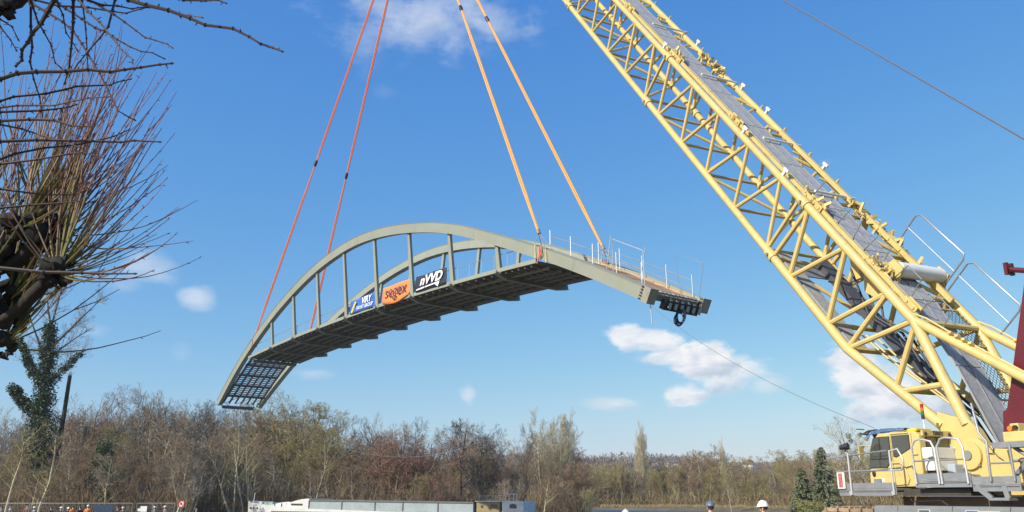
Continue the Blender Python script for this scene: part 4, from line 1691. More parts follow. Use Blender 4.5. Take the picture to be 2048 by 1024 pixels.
def make_super():
    # revolving frame with pivot ears
    mb = MB()
    for s in (1.62, -1.62):
        prof = [(.55, 2.02), (.5, 2.45), (.28, 2.95), (.08, 3.16), (-.3, 3.2), (-.55, 2.98), (-1.0, 2.98), (-1.25, 3.32), (-4.5, 3.4), (-6.5, 3.1), (-6.5, 2.02)]
        mb.prism(prof, 1, s - .08, s + .08)
    fr = mb.build('revolving_frame', M_yellow, crane, bevel=.015)
    for s in (1.73, -1.73):
        MB().tube([(-.05, s - .04, 2.78), (-.05, s + .05, 2.78)], .36, 24).build('pivot_boss', M_yellow, fr, True)
        MB().tube([(-.05, s - .02, 2.78), (-.05, s + .09, 2.78)], .12, 16).build('pivot_pin', M_galv, fr, True)
        MB().box(-.34, -.3, s - .02, s + .05, 2.5, 2.56).build('bolt_tab', M_dark_steel, fr)
    for a, b_ in (((-.62, 2.98), (-.95, 2.62)), ((-.75, 2.95), (-.6, 2.8))):
        MB().tube([(a[0], 1.72, a[1]), ((a[0] + b_[0]) / 2 - .05, 1.75, (a[1] + b_[1]) / 2 - .08), (b_[0], 1.72, b_[1])], .012, 5).build('hose', M_black, fr)
    MB().box(-.98, -.86, 1.7, 1.712, 2.99, 3.05).build('sticker', M_yellow2, fr)
    MB().box(-6.5, 2.2, -1.54, 1.54, 1.78, 2.0).build('floor_frame', M_yellow, fr)
    MB().box(-.9, .75, 1.7, 2.5, 1.98, 2.1).build('walkway_bracket', M_yellow, fr)
    MB().box(-1.2, 1.6, .2, 1.5, 2.02, 2.34).build('winch_base', M_under, fr)
    # white-blue tank and dark tank beside the pivot
    MB().box(.12, .5, 1.72, 2.1, 2.12, 2.56).build('oil_tank', mat('blue_grey_tank', (.35, .4, .46), .4), fr, bevel=.03)
    MB().box(-.28, .3, 1.74, 2.0, 2.1, 2.3).build('battery_box', M_galv, fr, bevel=.02)
    # machinery house behind
    hs = MB().box(-6.6, -2.05, 1.72, 2.75, 2.02, 2.62).box(-6.6, -1.75, 1.72, 2.75, 2.98, 3.22).build('machinery_house', M_yellow, crane, bevel=.03)
    MB().box(-6.6, -1.7, 2.6, 3.12, 2.84, 2.97).build('side_catwalk', M_galv, hs)
    MB().box(-6.5, -2.2, 1.9, 2.7, 2.62, 2.84).build('vent_recess', M_under, hs)
    for k in range(5):
        MB().box(-6.4, -2.3, 2.705, 2.72, 2.64 + .04 * k, 2.665 + .04 * k).build('vent_slat', M_yellow, hs)
    MB().box(-2.0, -1.78, 2.2, 2.5, 3.22, 3.42).build('lamp_bracket', M_yellow, hs, bevel=.03)
    MB().tube([(-1.84, 2.52, 3.3), (-1.84, 2.6, 3.3)], .06, 10).build('beacon', mat('orange_lens', (.8, .2, .02), .25, 0, .05), hs, True)
    MB().tube([(-1.95, 2.52, 3.32), (-1.95, 2.58, 3.32)], .05, 10).build('work_lamp', M_black, hs, True)
    q = MB().tube([(-2.1, 2.9, 2.84), (-2.6, 2.95, 2.5), (-3.0, 2.95, 2.25)], .05, 8)
    q.build('walkway_strut', M_galv, hs)
    q = MB()
    for a, b_ in (((-1.95, 2.25), (-2.5, 2.75)), ((-1.9, 2.55), (-2.4, 2.55)), ((-2.3, 2.75), (-2.3, 2.1)), ((-1.9, 2.15), (-2.3, 2.5))):
        q.tube([(a[0], 2.82, a[1]), (b_[0], 2.82, b_[1])], .035, 6)
    q.build('walkway_strut', M_galv, hs)
    MB().tube([(-2.35, 2.78, 1.98), (-2.45, 2.78, 1.78), (-2.62, 2.78, 1.76), (-2.66, 2.78, 1.92)], .035, 8).build('tow_hook', M_yellow, hs, True)
    # red mast legs
    for s in (.95, -.95):
        a, b_ = V((-.86, s, 3.3)), V((-2.75, s, 9.6))
        m = MB().bar(a + V((-.1, 0, 0)), b_ + V((-.1, 0, 0)), .3, .62, (1, 0, 0), .26, .34).build('mast_leg', M_red, crane, bevel=.02)
        MB().prism([(-.72, 3.3), (-1.9, 3.2), (-2.0, 3.75), (-1.45, 4.1), (-.8, 3.85)], 1, s - .3, s + .3).build('mast_foot', M_red, m, bevel=.05)
        c = a.lerp(b_, .62)
        lug = MB().tube([c + V((.15, 0, .1)), c + V((.62, 0, .25))], .07, 8)
        lug.bar(c + V((.62, -.1, .1)), c + V((.62, -.1, .42)), .1, .09).bar(c + V((.62, .1, .1)), c + V((.62, .1, .42)), .1, .09)
        lug.build('mast_lug', M_red, m)
    for k in range(4):
        t = .2 + .22 * k
        p = V((-.86, 0, 3.3)).lerp(V((-2.75, 0, 9.6)), t)
        MB().tube([p + V((-.2, -.95, 0)), p + V((-.2, .95, 0))], .09, 8).build('mast_brace', M_red, crane, True)
    # platforms, hoops, ladder
    y = 3.18

    def platform(xa, xb, za, nm='walkway'):
        p = MB().box(xb, xa, 2.64, y, za, za + .05).build(nm, M_galv, crane)
        MB().box(xb, xa, y - .02, y + .012, za - .14, za - .01).build('fascia', M_galv, p)
        MB().box(xb, xa, y - .015, y + .008, za + .055, za + .19).build('toe_board', M_galv, p)
        MB().box(xb + .03, xa - .03, y + .012, y + .02, za - .045, za - .03).build('fascia_groove', M_under, p)
        return p
    p1 = platform(2.98, 1.06, 1.92, 'walkway')
    p2 = platform(.46, -1.1, 2.12, 'walkway')
    p3 = platform(-1.12, -2.3, 2.02, 'walkway')

    def posts(par, xs, z0, z1):
        for x in xs:
            MB().tube([(x, y + .04, z0 - .1), (x, y + .04, z1)], .026, 8).build('rail_post', M_alu, par, True)
            MB().box(x - .05, x + .05, y + .01, y + .08, z0 - .12, z0 - .02).build('post_clamp', M_alu, par)
    posts(p1, (2.52, 1.12), 1.92, 2.92)
    MB().tube([(3.0, y + .04, 2.42), (1.2, y + .04, 2.42)], .022, 8).build('mid_rail', M_galv, p1, True)
    MB().tube([(1.12, y + .04, 2.9), (.86, y + .04, 2.95), (.72, y + .04, 2.7), (.72, y + .04, 2.55), (.8, y + .04, 2.42), (1.2, y + .04, 2.42)], .024, 8).build('rail_end', M_alu, p1, True)
    MB().tube([(2.75, y + .04, 2.83), (1.2, y + .04, 2.92)], .02, 8).build('top_rail', M_galv, p1, True)
    # spotlight on the front post
    MB().tube([(2.58, y + .05, 2.95), (2.58, y + .05, 3.08)], .03, 6).build('lamp_arm', M_black, p1)
    MB().tube([(2.5, y + .0, 3.1), (2.72, y + .1, 3.06)], [.1, .06], 10).build('spot_lamp', M_black, p1, True)
    MB().bar((2.65, y + .02, 2.84), (3.3, y + .02, 2.8), .08, .06).build('folded_rail', M_galv, p1)
    # red and white warning board
    b_ = MB().box(2.72, 2.98, y + .03, y + .05, 1.97, 2.42).build('warning_board', M_white, p1)
    MB().box(2.79, 2.93, y + .05, y + .058, 2.0, 2.38).build('red_panel', mat('red_sign_print', (.42, .1, .11), .6, 0, .3, 14, 0, 30, (.6, .5, .48), .8), b_)
    for (a, c) in ((.42, -.26), (-.32, -1.04)):
        q = MB().tube([(a - .02, y + .04, 2.06), (a, y + .04, 2.95), (a - .12, y + .04, 3.12), (a - .25, y + .04, 3.15), (c + .25, y + .04, 3.12), (c + .1, y + .04, 3.08), (c + .02, y + .04, 2.9), (c, y + .04, 2.06)], .026, 8)
        h = q.build('guard_hoop', M_alu, p2, True)
        MB().tube([(a, y + .04, 2.62), (c, y + .04, 2.62)], .02, 8).build('mid_rail', M_galv, h, True)
    MB().tube([(-1.62, y + .04, 2.1), (-1.66, y + .04, 3.0), (-1.5, y + .04, 3.2), (-1.42, y + .04, 3.9)], .03, 8).build('grab_rail', M_galv, p3, True)
    MB().tube([(-2.2, y + .04, 2.1), (-2.2, y + .04, 2.9)], .03, 8).build('rail_post', M_galv, p3, True)
    MB().tube([(-1.66, y + .04, 2.5), (-2.2, y + .04, 2.5)], .02, 8).build('mid_rail', M_galv, p3, True)
    # fold-down step
    q = MB().bar((-1.2, y, 2.0), (-1.55, y, 1.72), .05, .12).bar((-1.9, y, 2.0), (-1.95, y, 1.72), .05, .12).box(-2.0, -1.5, y - .25, y + .05, 1.68, 1.74)
    q.build('access_step', M_galv, crane)
    MB().tube([(.75, y - .1, 1.7), (.72, y - .1, 1.64), (-.15, y - .1, 1.66), (-.3, y - .1, 1.56)], .015, 5).build('hose', M_black, crane)


make_super()


def make_under():
    MB().tube([(-1.4, 0, 1.55), (-1.4, 0, 1.8)], 1.75, 32).build('slew_ring', M_under, crane, True)
    MB().box(-3.2, .5, -2.9, 2.9, .75, 1.5).build('car_body', M_under, crane, bevel=.04)
    MB().box(-6.0, 1.5, 2.2, 2.5, 1.5, 1.76).build('frame_rail', mat('dusty_brown_frame', (.17, .125, .09), .8, 0, .3, 2, .2, 12), crane, bevel=.02)
    MB().box(-.9, 1.0, 1.6, 3.0, 1.78, 1.95).build('hose_bundle', M_under, crane)
    sm = MB().box(-.17, .17, -.55, .55, -.05, .05).box(-.17, -.11, -.5, .5, .05, .1).box(.05, .1, -.5, .5, .05, .085)
    shoe = sm.mesh('track_shoe', M_rust, bevel=.012)
    for s in (3.55, -3.55):
        tr = MB().box(-4.6, 2.4, s - .38, s + .38, .3, 1.2).build('crawler_track', M_under, crane, bevel=.05)
        tr['label'] = 'crawler track with worn brown shoes'
        # loop of shoes: two straights and two half rounds
        r = .62
        xa, xb, zc = -4.7, 2.45, .80
        Ls = xb - xa
        tot = 2 * Ls + 2 * math.pi * r
        n = 46
        for k in range(n):
            t = tot * k / n
            if t < Ls:
                p, a = (xa + t, zc + r), 0
            elif t < Ls + math.pi * r:
                th = (t - Ls) / r
                p, a = (xb + r * math.sin(th), zc + r * math.cos(th)), th
            elif t < 2 * Ls + math.pi * r:
                p, a = (xb - (t - Ls - math.pi * r), zc - r), math.pi
            else:
                th = (t - 2 * Ls - math.pi * r) / r
                p, a = (xa - r * math.sin(th), zc - r * math.cos(th)), math.pi + th
            o = link('track_shoe', shoe, tr)
            o.location = (p[0], s, p[1])
            o.rotation_euler = (0, a + rnd.uniform(-.09, .09), rnd.uniform(-.03, .03))
        for k in range(8):
            MB().tube([(-4.2 + .9 * k, s - .3, .42), (-4.2 + .9 * k, s + .42, .42)], .2, 12).build('track_roller', M_under, tr, True)
    # pale service boards lying along the near track
    for k, (xa, xb) in enumerate(((1.0, .3), (.28, -1.2), (-1.22, -2.6), (-2.62, -4.2))):
        MB().box(xb, xa, 3.5, 4.1, 1.5, 1.55).box(xb, xa, 4.08, 4.12, 1.36, 1.5).build('track_guard', M_galv, crane)
    for xx in (-.35, -1.6):
        MB().tube([(xx, 4.14, 1.2), (xx + .03, 4.14, 1.46), (xx - .28, 4.14, 1.46), (xx - .3, 4.14, 1.2)], .025, 6).build('step_handle', M_alu, crane, True)
    MB().box(-2.4, -1.9, 4.13, 4.16, 1.3, 1.46).build('marking_board', M_yellow2, crane)
    # jibs of cribbing left under
    MB().box(-5.8, -2, -2.2, 2.2, 1.95, 3.0).build('counterweight_base', M_yellow, crane, bevel=.05)


make_under()


def make_tarp():
    c = CR_M @ V((2.35, 1.75, 3.6))
    o = thing('blue_tarp', 'crumpled blue tarpaulin tied up in front of the crane cab roof', 'tarpaulin', c, CR_ANG)
    rg = random.Random(8)
    mb = MB()
    nx, ny = 18, 8
    for j in range(ny + 1):
        for i in range(nx + 1):
            u, v = i / nx, j / ny
            x = (u - .5) * 1.35
            a = (v - .5) * math.pi * 1.2
            r = .12 * (1 - abs(u - .45) ** 1.4) + rg.uniform(-.015, .015)
            mb.v.append((x, math.sin(a) * r * 2.2, math.cos(a) * r - .1 - .08 * (u > .85)))
    for j in range(ny):
        for i in range(nx):
            a = j * (nx + 1) + i
            mb.f.append((a, a + 1, a + nx + 2, a + nx + 1))
    mb.build('sheet', mat('blue_tarp', (.085, .15, .27), .5, 0, .25, 5, .4, 14), o, True, fix=False)
    q = MB()
    for k in range(4):
        q.tube([(.3 + .1 * k, .1, .0), (.62, .12, -.02 - .04 * k), (.78 + .04 * k, .14, -.08), (.6, .1, -.14)], .018, 5)
    q.tube([(.75, .1, .03), (1.0, .15, .06)], .015, 5)
    q.build('tie_cord', M_black, o)
    MB().tube([(.3, 0, -.1), (-.2, -.2, -1.0)], .03, 6).build('support_pole', M_dark_steel, o)
    MB().tube([(-.4, 0, -.1), (-.75, -.05, -.35)], .03, 6).build('support_pole', M_dark_steel, o)
    return c


tarp_at = make_tarp()
tag_line('tag_line', BR_M @ V((67.6, .1, -.1)), tarp_at + V((-.3, .2, .05)), .55, .008, M_rope_dark, 'thin dark tag line sagging from the bridge right end to the tarpaulin')
tag_line('tag_line', BR_M @ V((.2, 4.9, -.2)), at(960, 884, 112), 3.6, .014, M_rope, 'pale slack tag line crossing in front of the wood')
tag_line('tag_line', BR_M @ V((67.85, .05, -.02)), BR_M @ V((67.9, .1, -1.4)), .0, .03, M_rope, 'short white rope end dangling from the right bridge end')


# ------------------------------------------------------------------ barge
def make_barge():
    bow, stern = V((-33.6, 105.5, -1.5)), V((2.1, 92.0, -1.5))
    ang = math.atan2(stern.y - bow.y, stern.x - bow.x)
    o = thing('river_barge', 'long moored barge with white bow and pale hatch covers', 'barge', bow, ang)
    o.rotation_euler = (0, R(.55), ang)
    M_bw = mat('white_hull_paint', (.62, .62, .59), .5, 0, .12, .6, .05, 8, (.3, .25, .2), .35)
    M_hatch = mat('pale_blue_grey_hatch', (.29, .345, .35), .5, 0, .12, .7, .08, 8, (.2, .18, .13), .5)
    M_hd = mat('dark_weathered_hatch_edge', (.13, .125, .11), .7, 0, .25, 2)
    M_ochre = mat('ochre_wheelhouse_paint', (.25, .195, .09), .6, 0, .12, 1.5, .05, 10, (.25, .2, .12), .4)
    # hull with a rounded bow, lofted
    mb = MB()
    st = [(0, .25, 2.62), (.35, .95, 2.58), (1.1, 1.75, 2.5), (2.4, 2.3, 2.38), (4.2, 2.5, 2.2), (6.5, 2.52, 2.0), (10, 2.52, 1.85), (20, 2.52, 1.7), (31, 2.52, 1.7), (35.5, 2.4, 1.85), (37.4, 1.7, 2.0)]
    n = len(st)
    for (x, hw, zt) in st:
        mb.v += [(x, 2.5 - hw, zt), (x + .15, 2.5 - hw * .96, -.5), (x + .15, 2.5 + hw * .96, -.5), (x, 2.5 + hw, zt), (x, 2.5 + hw - .12, zt), (x, 2.5 + hw - .14, zt - .55), (x, 2.5 - hw + .14, zt - .55), (x, 2.5 - hw + .12, zt)]
    for i in range(n - 1):
        for k in range(8):
            a, b = i * 8 + k, i * 8 + (k + 1) % 8
            mb.f.append((a, a + 8, b + 8, b))
    mb.f += [tuple(range(8)), tuple((n - 1) * 8 + k for k in reversed(range(8)))]
    hull = mb.build('hull', M_bw, o, True)
    MB().box(5, 34, -.08, -.02, 1.3, 1.52).build('rubbing_strake', M_hd, hull)
    MB().tube([(.4, 2.5, 2.5), (.5, 2.5, 3.6)], [.05, .03], 6).build('bow_staff', M_bw, o)
    for x in (1.6, 2.2, 2.8):
        MB().tube([(x, 2.5 - 2.05 - (x - 1.6) * .2, 1.8), (x, 2.5 - 2.13 - (x - 1.6) * .2, 1.8)], .12, 10).build('porthole', M_glass, o)
    # fore cabins with curved roofs
    def arched(x0, x1, z0, h0, h1, nm, y0=.5, y1=4.5):
        prof = [(x0, z0)]
        for k in range(7):
            t = k / 6
            prof.append((x0 + (x1 - x0) * t, z0 + h0 + (h1 - h0) * math.sin(t * math.pi / 2)))
        prof.append((x1, z0))
        return MB().prism(prof, 1, y0, y1).build(nm, M_bw, o, bevel=.03)
    c = arched(4.0, 7.2, 1.8, .25, .78, 'fore_cabin')
    for x in (5.0, 6.0, 6.7):
        MB().box(x, x + .1, .44, .5, 1.9, 2.4).build('cabin_window', M_glass, c)
    c = arched(6.9, 10.1, 1.8, .55, 1.18, 'fore_cabin', .2, 4.8)
    MB().box(7.6, 9.2, .15, .2, 2.2, 2.4).build('cabin_window', M_glass, c)
    g = MB().box(2.2, 3.9, 1.6, 3.2, 2.0, 2.45).build('windlass', mat('pale_green_machinery', (.3, .38, .3), .6), o, bevel=.05)
    MB().tube([(2.4, 1.2, 2.35), (2.4, 3.6, 2.35)], .22, 10).build('drum', M_bw, g)
    # hatch covers
    N_ = 5
    ed = [10.1, 14.6, 19.0, 22.6, 27.0, 31.3]
    for a, b in zip(ed, ed[1:]):
        h = MB().box(a + .03, b - .03, .2, 4.8, 1.72, 2.72).build('hatch_cover', M_hatch, o, bevel=.02)
        MB().box(a, b - .005, .1, 4.9, 2.72, 2.86).build('hatch_lid', M_hd, h)
        MB().box(a - .05, a + .05, .12, .19, 1.7, 2.72).build('hatch_rib', M_hd, h)
        MB().box(a + .02, b - .02, .08, .195, 1.6, 1.72).build('hatch_sill', M_hd, h)
    # wheelhouse
    w = MB().box(31.5, 34.3, .5, 4.5, 1.7, 2.9).build('wheelhouse', M_ochre, o, bevel=.12)
    MB().box(31.4, 34.4, .4, 4.6, 2.9, 2.98).build('roof', M_bw, w, bevel=.02)
    MB().box(33.2, 34.0, .46, .52, 2.2, 2.62).build('window', M_glass, w)
    MB().tube([(32.2, .46, 2.4), (32.2, .52, 2.4)], .16, 12).build('porthole', M_glass, w)
    c = MB().box(34.5, 37.0, .6, 4.4, 1.8, 3.0).build('aft_cabin', M_bw, o, bevel=.04)
    win = MB().prism([(35.4, 2.25), (36.2, 2.25), (36.2, 2.6), (36.0, 2.72), (35.6, 2.72), (35.4, 2.6)], 1, .55, .61).build('window', M_glass, c)
    r = MB()
    for x in (31.8, 32.6, 33.4, 34.2):
        r.tube([(x, .6, 2.98), (x, .6, 3.5)], .03, 5)
    r.tube([(31.6, .6, 3.5), (34.2, .6, 3.55)], .03, 5)
    MB().tube([(31.9, 4, 2.98), (32.1, 4, 3.7), (33.0, 4, 3.7)], .05, 5).build('roof_davit', M_ochre, o)
    r.build('roof_rail', mat('pale_green_rail', (.35, .42, .34), .6), o)
    r = MB()
    for x in (34.7, 35.2, 35.7, 36.1):
        r.tube([(x, 1, 3.0), (x, 1, 3.75)], .05, 5)
    r.tube([(34.7, 1, 3.75), (36.1, 1, 3.75)], .04, 5)
    r.build('roof_rail', M_bw, o)
    MB().tube([(36.9, .9, 3.0), (36.9, .9, 3.35)], .05, 6).build('mooring_post', M_black, o)


make_barge()

# ------------------------------------------------------------------ site fence on the left bank
FY = 80.0


def fence_panel(px0, px1, label, group='mesh site fence panels'):
    x0, x1 = px_x(px0, FY), px_x(px1, FY)
    zt = at(0, 1006, FY).z
    g = ground_z((x0 + x1) / 2, FY)
    o = thing('fence_panel', label, 'fence', (x0, FY, g), 0, group)
    w = x1 - x0
    h = zt - g
    for x in (.02, w - .02):
        MB().tube([(x, 0, .05), (x, 0, h)], .03, 6).build('fence_post', M_galv, o)
    for z in (.15, h - .02):
        MB().tube([(.02, 0, z), (w - .02, 0, z)], .022, 6).build('fence_rail', M_galv, o)
    mb = MB()
    for k in range(1, int(w / .16)):
        mb.bar((k * .16, 0, .15), (k * .16, 0, h), .008, .008, (0, 1, 0))
    for k in range(1, 6):
        mb.bar((0, 0, k * h / 6), (w, 0, k * h / 6), .008, .008)
    mb.build('wire_mesh', M_galv, o)
    MB().box(-.12, .3, -.3, .3, 0, .14).build('concrete_foot', mat('concrete', (.4, .38, .34), .9) if 'concrete' not in MATS else MATS['concrete'], o)


for i, (a, b, lab) in enumerate(((-10, 62, 'site fence panel at the very left picture edge'), (63, 130, 'site fence panel behind the grey-clad people'),
                                 (131, 200, 'site fence panel behind the two people in orange'), (201, 268, 'site fence panel right of the dark blue hoarding'),
                                 (276, 308, 'narrow site fence panel with the white notice'), (309, 352, 'last site fence panel beside the red warning sign'))):
    fence_panel(a, b, lab)


def small_stuff():
    p = at(200, 1014, 78.5)
    g = ground_z(p.x, 78.5)
    o = thing('dark_blue_hoarding', 'dark blue ribbed hoarding behind the people in orange', 'hoarding', (p.x, 79.2, g))
    hz = at(200, 1009, 79.2).z - g
    for k in range(8):
        MB().box(-.85 + .215 * k, -.85 + .205 + .215 * k, -.03, .03 + .012 * (k % 2), .05, hz).build('panel', mat('dark_blue_sheet', (.02, .045, .09), .5) if 'dark_blue_sheet' not in MATS else MATS['dark_blue_sheet'], o)
    for x in (-.8, .8):
        MB().tube([(x, .08, 0), (x, .08, 1.45)], .04, 6).build('post', M_galv, o)
    p = at(286, 1018, 79.7)
    o = thing('notice_board', 'white notice board fixed to the narrow fence panel', 'sign', (p.x, 79.85, p.z - .25))
    MB().box(-.3, .3, -.02, .02, .0, .5).build('board', M_white, o)
    MB().box(-.55, -.32, -.015, .015, .05, .3).build('board', M_white, o)
    # red bordered square sign on a pole
    p = at(363, 1008, 79)
    g = ground_z(p.x, 79)
    o = thing('warning_sign', 'square red and white no-anchoring style sign on a post right of the fence', 'sign', (p.x, 79, g))
    h = p.z - g
    MB().tube([(0, .05, 0), (0, .05, h + .3)], .04, 8).build('post', M_galv, o)
    MB().box(-.27, .27, -.02, .0, h - .3, h + .3).build('plate', M_white, o)
    red = mat('sign_red', (.5, .03, .04), .4, 0, .05)
    q = MB().box(-.27, .27, -.032, -.02, h + .22, h + .3).box(-.27, .27, -.032, -.02, h - .3, h - .22).box(-.27, -.19, -.032, -.02, h - .22, h + .22).box(.19, .27, -.032, -.02, h - .22, h + .22)
    q.build('border', red, o)
    MB().bar((-.19, -.036, h + .2), (.19, -.036, h - .2), .006, .07).build('slash', red, o)
    q = MB().box(-.1, .06, -.027, -.02, h - .08, h + .12).box(.06, .1, -.027, -.02, h - .14, h - .02)
    q.build('symbol', M_print_dark, o)
    o = thing('sign_brace', 'pale slanted strut left of the red sign', 'post', (p.x - .5, 79.2, g))
    MB().tube([(-.25, 0, 0), (.35, 0, h + .12)], .05, 6).build('strut', M_white, o)
    p = at(393, 1019, 80)
    g = ground_z(p.x, 80)
    o = thing('marker_post', 'short pale wooden stake right of the red sign', 'post', (p.x, 80, g))
    MB().tube([(0, 0, -.1), (0, 0, p.z - g + .1)], .06, 6).build('stake', M_bark_pale, o)


small_stuff()

# ------------------------------------------------------------------ people
M_skin = mat('skin', (.52, .31, .22), .55, 0, .06)
M_hair = mat('brown_hair', (.05, .03, .02), .8)


def skin_mesh(name, chains, m, sub=1):
    """one continuous surface grown on a skeleton: chains of (point, radius); chains share joints by position"""
    vs, es, rr, idx = [], [], [], {}
    for ch in chains:
        last = None
        for p, r in ch:
            k = (round(p[0], 4), round(p[1], 4), round(p[2], 4))
            if k not in idx:
                idx[k] = len(vs)
                vs.append(k)
                rr.append(r)
            if last is not None and last != idx[k]:
                es.append((last, idx[k]))
            last = idx[k]
    me = bpy.data.meshes.new(name)
    me.from_pydata(vs, es, [])
    o = bpy.data.objects.new('tmp_skin', me)
    col.objects.link(o)
    md = o.modifiers.new('skin', 'SKIN')
    md.use_smooth_shade = True
    for i, r in enumerate(rr):
        v = me.skin_vertices[0].data[i]
        v.radius = r if hasattr(r, '__len__') else (r, r)
        v.use_root = (i == 0)
    s = o.modifiers.new('sub', 'SUBSURF')
    s.levels = s.render_levels = sub
    dg = bpy.context.evaluated_depsgraph_get()
    out = bpy.data.meshes.new_from_object(o.evaluated_get(dg))
    bpy.data.objects.remove(o)
    bpy.data.meshes.remove(me)
    out.name = name
    out.materials.clear()
    out.materials.append(m)
    return out


def hand_chains(wr, sgn):
    x, y, z = wr
    palm = (x + .005 * sgn, y + .02, z - .07)
    out = [[(wr, .026), (palm, (.04, .02))]]
    for i, (dx, l) in enumerate(((-.03, .07), (-.01, .085), (.01, .08), (.03, .06))):
        b = (x + .003 * sgn, y + .02 + dx, z - .1)
        out.append([(palm, (.04, .02)), (b, .011), ((b[0] - .012 * sgn, b[1] + .004, b[2] - l * .5), .0095), ((b[0] - .03 * sgn, b[1] + .006, b[2] - l * .95), .008)])
    out.append([(palm, (.04, .02)), ((x - .004 * sgn, y + .065, z - .075), .0115), ((x - .012 * sgn, y + .075, z - .115), .0095)])
    return out


def body_parts():
    """a standing adult facing +y, 1.74 m"""
    pel = (0, 0, .95)
    ch = (0, .0, 1.28)
    sh = (0, -.01, 1.42)
    nk = (0, .0, 1.5)
    body = [[(pel, (.15, .11)), ((0, .01, 1.1), (.145, .1)), (ch, (.165, .115)), (sh, (.12, .085)), (nk, .058), ((0, .015, 1.56), .062), ((0, .02, 1.62), (.078, .095)), ((0, .015, 1.69), (.076, .092))],
            [((0, .02, 1.62), (.078, .095)), ((0, .105, 1.615), .018)]]
    for s in (-1, 1):
        wr = (s * .3, .06, .86)
        body.append([(sh, (.12, .085)), ((s * .17, -.01, 1.4), .06), ((s * .24, -.02, 1.14), .045), (wr, .028)])
        body += hand_chains(wr, s)
        body.append([(pel, (.15, .11)), ((s * .1, 0, .86), .085), ((s * .11, .01, .48), .058), ((s * .11, -.01, .1), .042), ((s * .12, .06, .04), .036), ((s * .125, .16, .03), .03)])
    jacket = [[((0, 0, .9), (.175, .135)), ((0, .01, 1.1), (.172, .13)), (ch, (.188, .138)), (sh, (.14, .1)), ((0, .0, 1.485), .075)]]
    for s in (-1, 1):
        jacket.append([(sh, (.14, .1)), ((s * .175, -.01, 1.4), .076), ((s * .245, -.02, 1.14), .062), ((s * .295, .05, .9), .05)])
    trousers = [[((0, 0, .97), (.165, .125)), ((0, 0, .9), (.165, .125))]]
    for s in (-1, 1):
        trousers.append([((0, 0, .9), (.165, .125)), ((s * .1, 0, .82), .1), ((s * .11, .01, .48), .076), ((s * .11, -.01, .13), .07)])
    return skin_mesh('body', body, M_skin), skin_mesh('jacket', jacket, M_skin), skin_mesh('trousers', trousers, M_skin)


BODY, JACKET, TROUSERS = body_parts()


def helmet_mesh(m):
    mb = MB().ball((0, 0, 0), .128, 20, 8, 0.0, (.92, 1.12, 1.0))
    mb.tube([(0, -.14, .0), (0, -.07, .11), (0, .02, .136), (0, .1, .1)], [.012, .02, .02, .012], 6)
    n = len(mb.v)
    for k in range(11):
        a = R(-75 + 15 * k) + math.pi / 2 - 0
        a = R(15 + 15 * k)
        for r_, z in ((.118, .012), (.162, -.012), (.118, -.004)):
            mb.v.append((math.cos(a) * r_ * .92, math.sin(a) * r_ * 1.12, z))
    for k in range(10):
        for j in range(3):
            a, b = n + k * 3 + j, n + k * 3 + (j + 1) % 3
            mb.f.append((a, a + 3, b + 3, b))
    mb.tube([(math.cos(t * .3142) * .12, math.sin(t * .3142) * .143, .0) for t in range(21)], .008, 5)
    return mb.mesh('helmet', m, True)


def person(loc, rot, jacket, trousers, helmet, label, group=None, scale=1.0, hair=True):
    o = thing('person', label, 'person', loc, rot, group)
    o.scale = (scale,) * 3
    b = link('body', BODY, o)
    link('jacket', mesh_with(JACKET, jacket), o)
    link('trousers', mesh_with(TROUSERS, trousers), o)
    # eyes, ears, hair
    for s in (-1, 1):
        MB().ball((s * .032, .1, 1.648), .012, 8, 5).build('eye', M_white, o, True)
        MB().ball((s * .08, .01, 1.63), .03, 8, 5, -1, (.35, .7, 1.1)).build('ear', M_skin, o, True)
    MB().tube([(-.022, .108, 1.575), (.022, .108, 1.575)], .006, 5).build('mouth', mat('lips', (.35, .12, .1), .6) if 'lips' not in MATS else MATS['lips'], o)
    if hair:
        MB().ball((0, -.012, 1.665), .092, 14, 6, -.55, (.92, 1.0, 1.08)).build('hair', M_hair, o, True)
    if helmet is not None:
        h = link('helmet', helmet_mesh(helmet), o)
        h.location = (0, .012, 1.69)
        MB().tube([(-.08, .03, 1.66), (-.05, .07, 1.55), (.05, .07, 1.55), (.08, .03, 1.66)], .006, 5).build('chin_strap', M_black, o)
    return o


M_hi_yellow = mat('hi_vis_yellow', (.62, .66, .08), .7, 0, .1, 8)
M_hi_orange = mat('hi_vis_orange', (.85, .2, .03), .7, 0, .1, 8)
M_navy_cloth = mat('navy_cloth', (.03, .04, .07), .85, 0, .2, 8)
M_grey_cloth = mat('grey_cloth', (.16, .17, .18), .85, 0, .2, 8)
M_teal_cloth = mat('blue_grey_cloth', (.1, .17, .22), .85, 0, .2, 8)
M_red_cloth = mat('rust_red_cloth', (.25, .1, .06), .85, 0, .2, 8)
M_helm_white = mat('white_helmet', (.78, .76, .68), .35, 0, .03)
M_helm_blue = mat('slate_blue_helmet', (.1, .15, .22), .4, 0, .05)


def near_person(px, top, y, rot, jacket, helmet, label):
    p = at(px, top, y)
    s = (p.z - ground_z(p.x, y)) / 1.83
    person((p.x, y, ground_z(p.x, y)), rot, jacket, M_navy_cloth, helmet, label, None, s)


near_person(1420, 1001, 21.0, R(5), M_hi_yellow, M_helm_blue, 'worker seen from behind in slate-blue helmet and hi-vis yellow collar')
near_person(1526, 1001, 19.6, R(62), M_hi_yellow, M_helm_white, 'worker in white helmet looking left, right of the blue-helmeted one')
near_person(1251, 1018, 21.0, R(-10), M_hi_yellow, M_helm_white, 'worker showing only the top of a white helmet, left of the blue one')


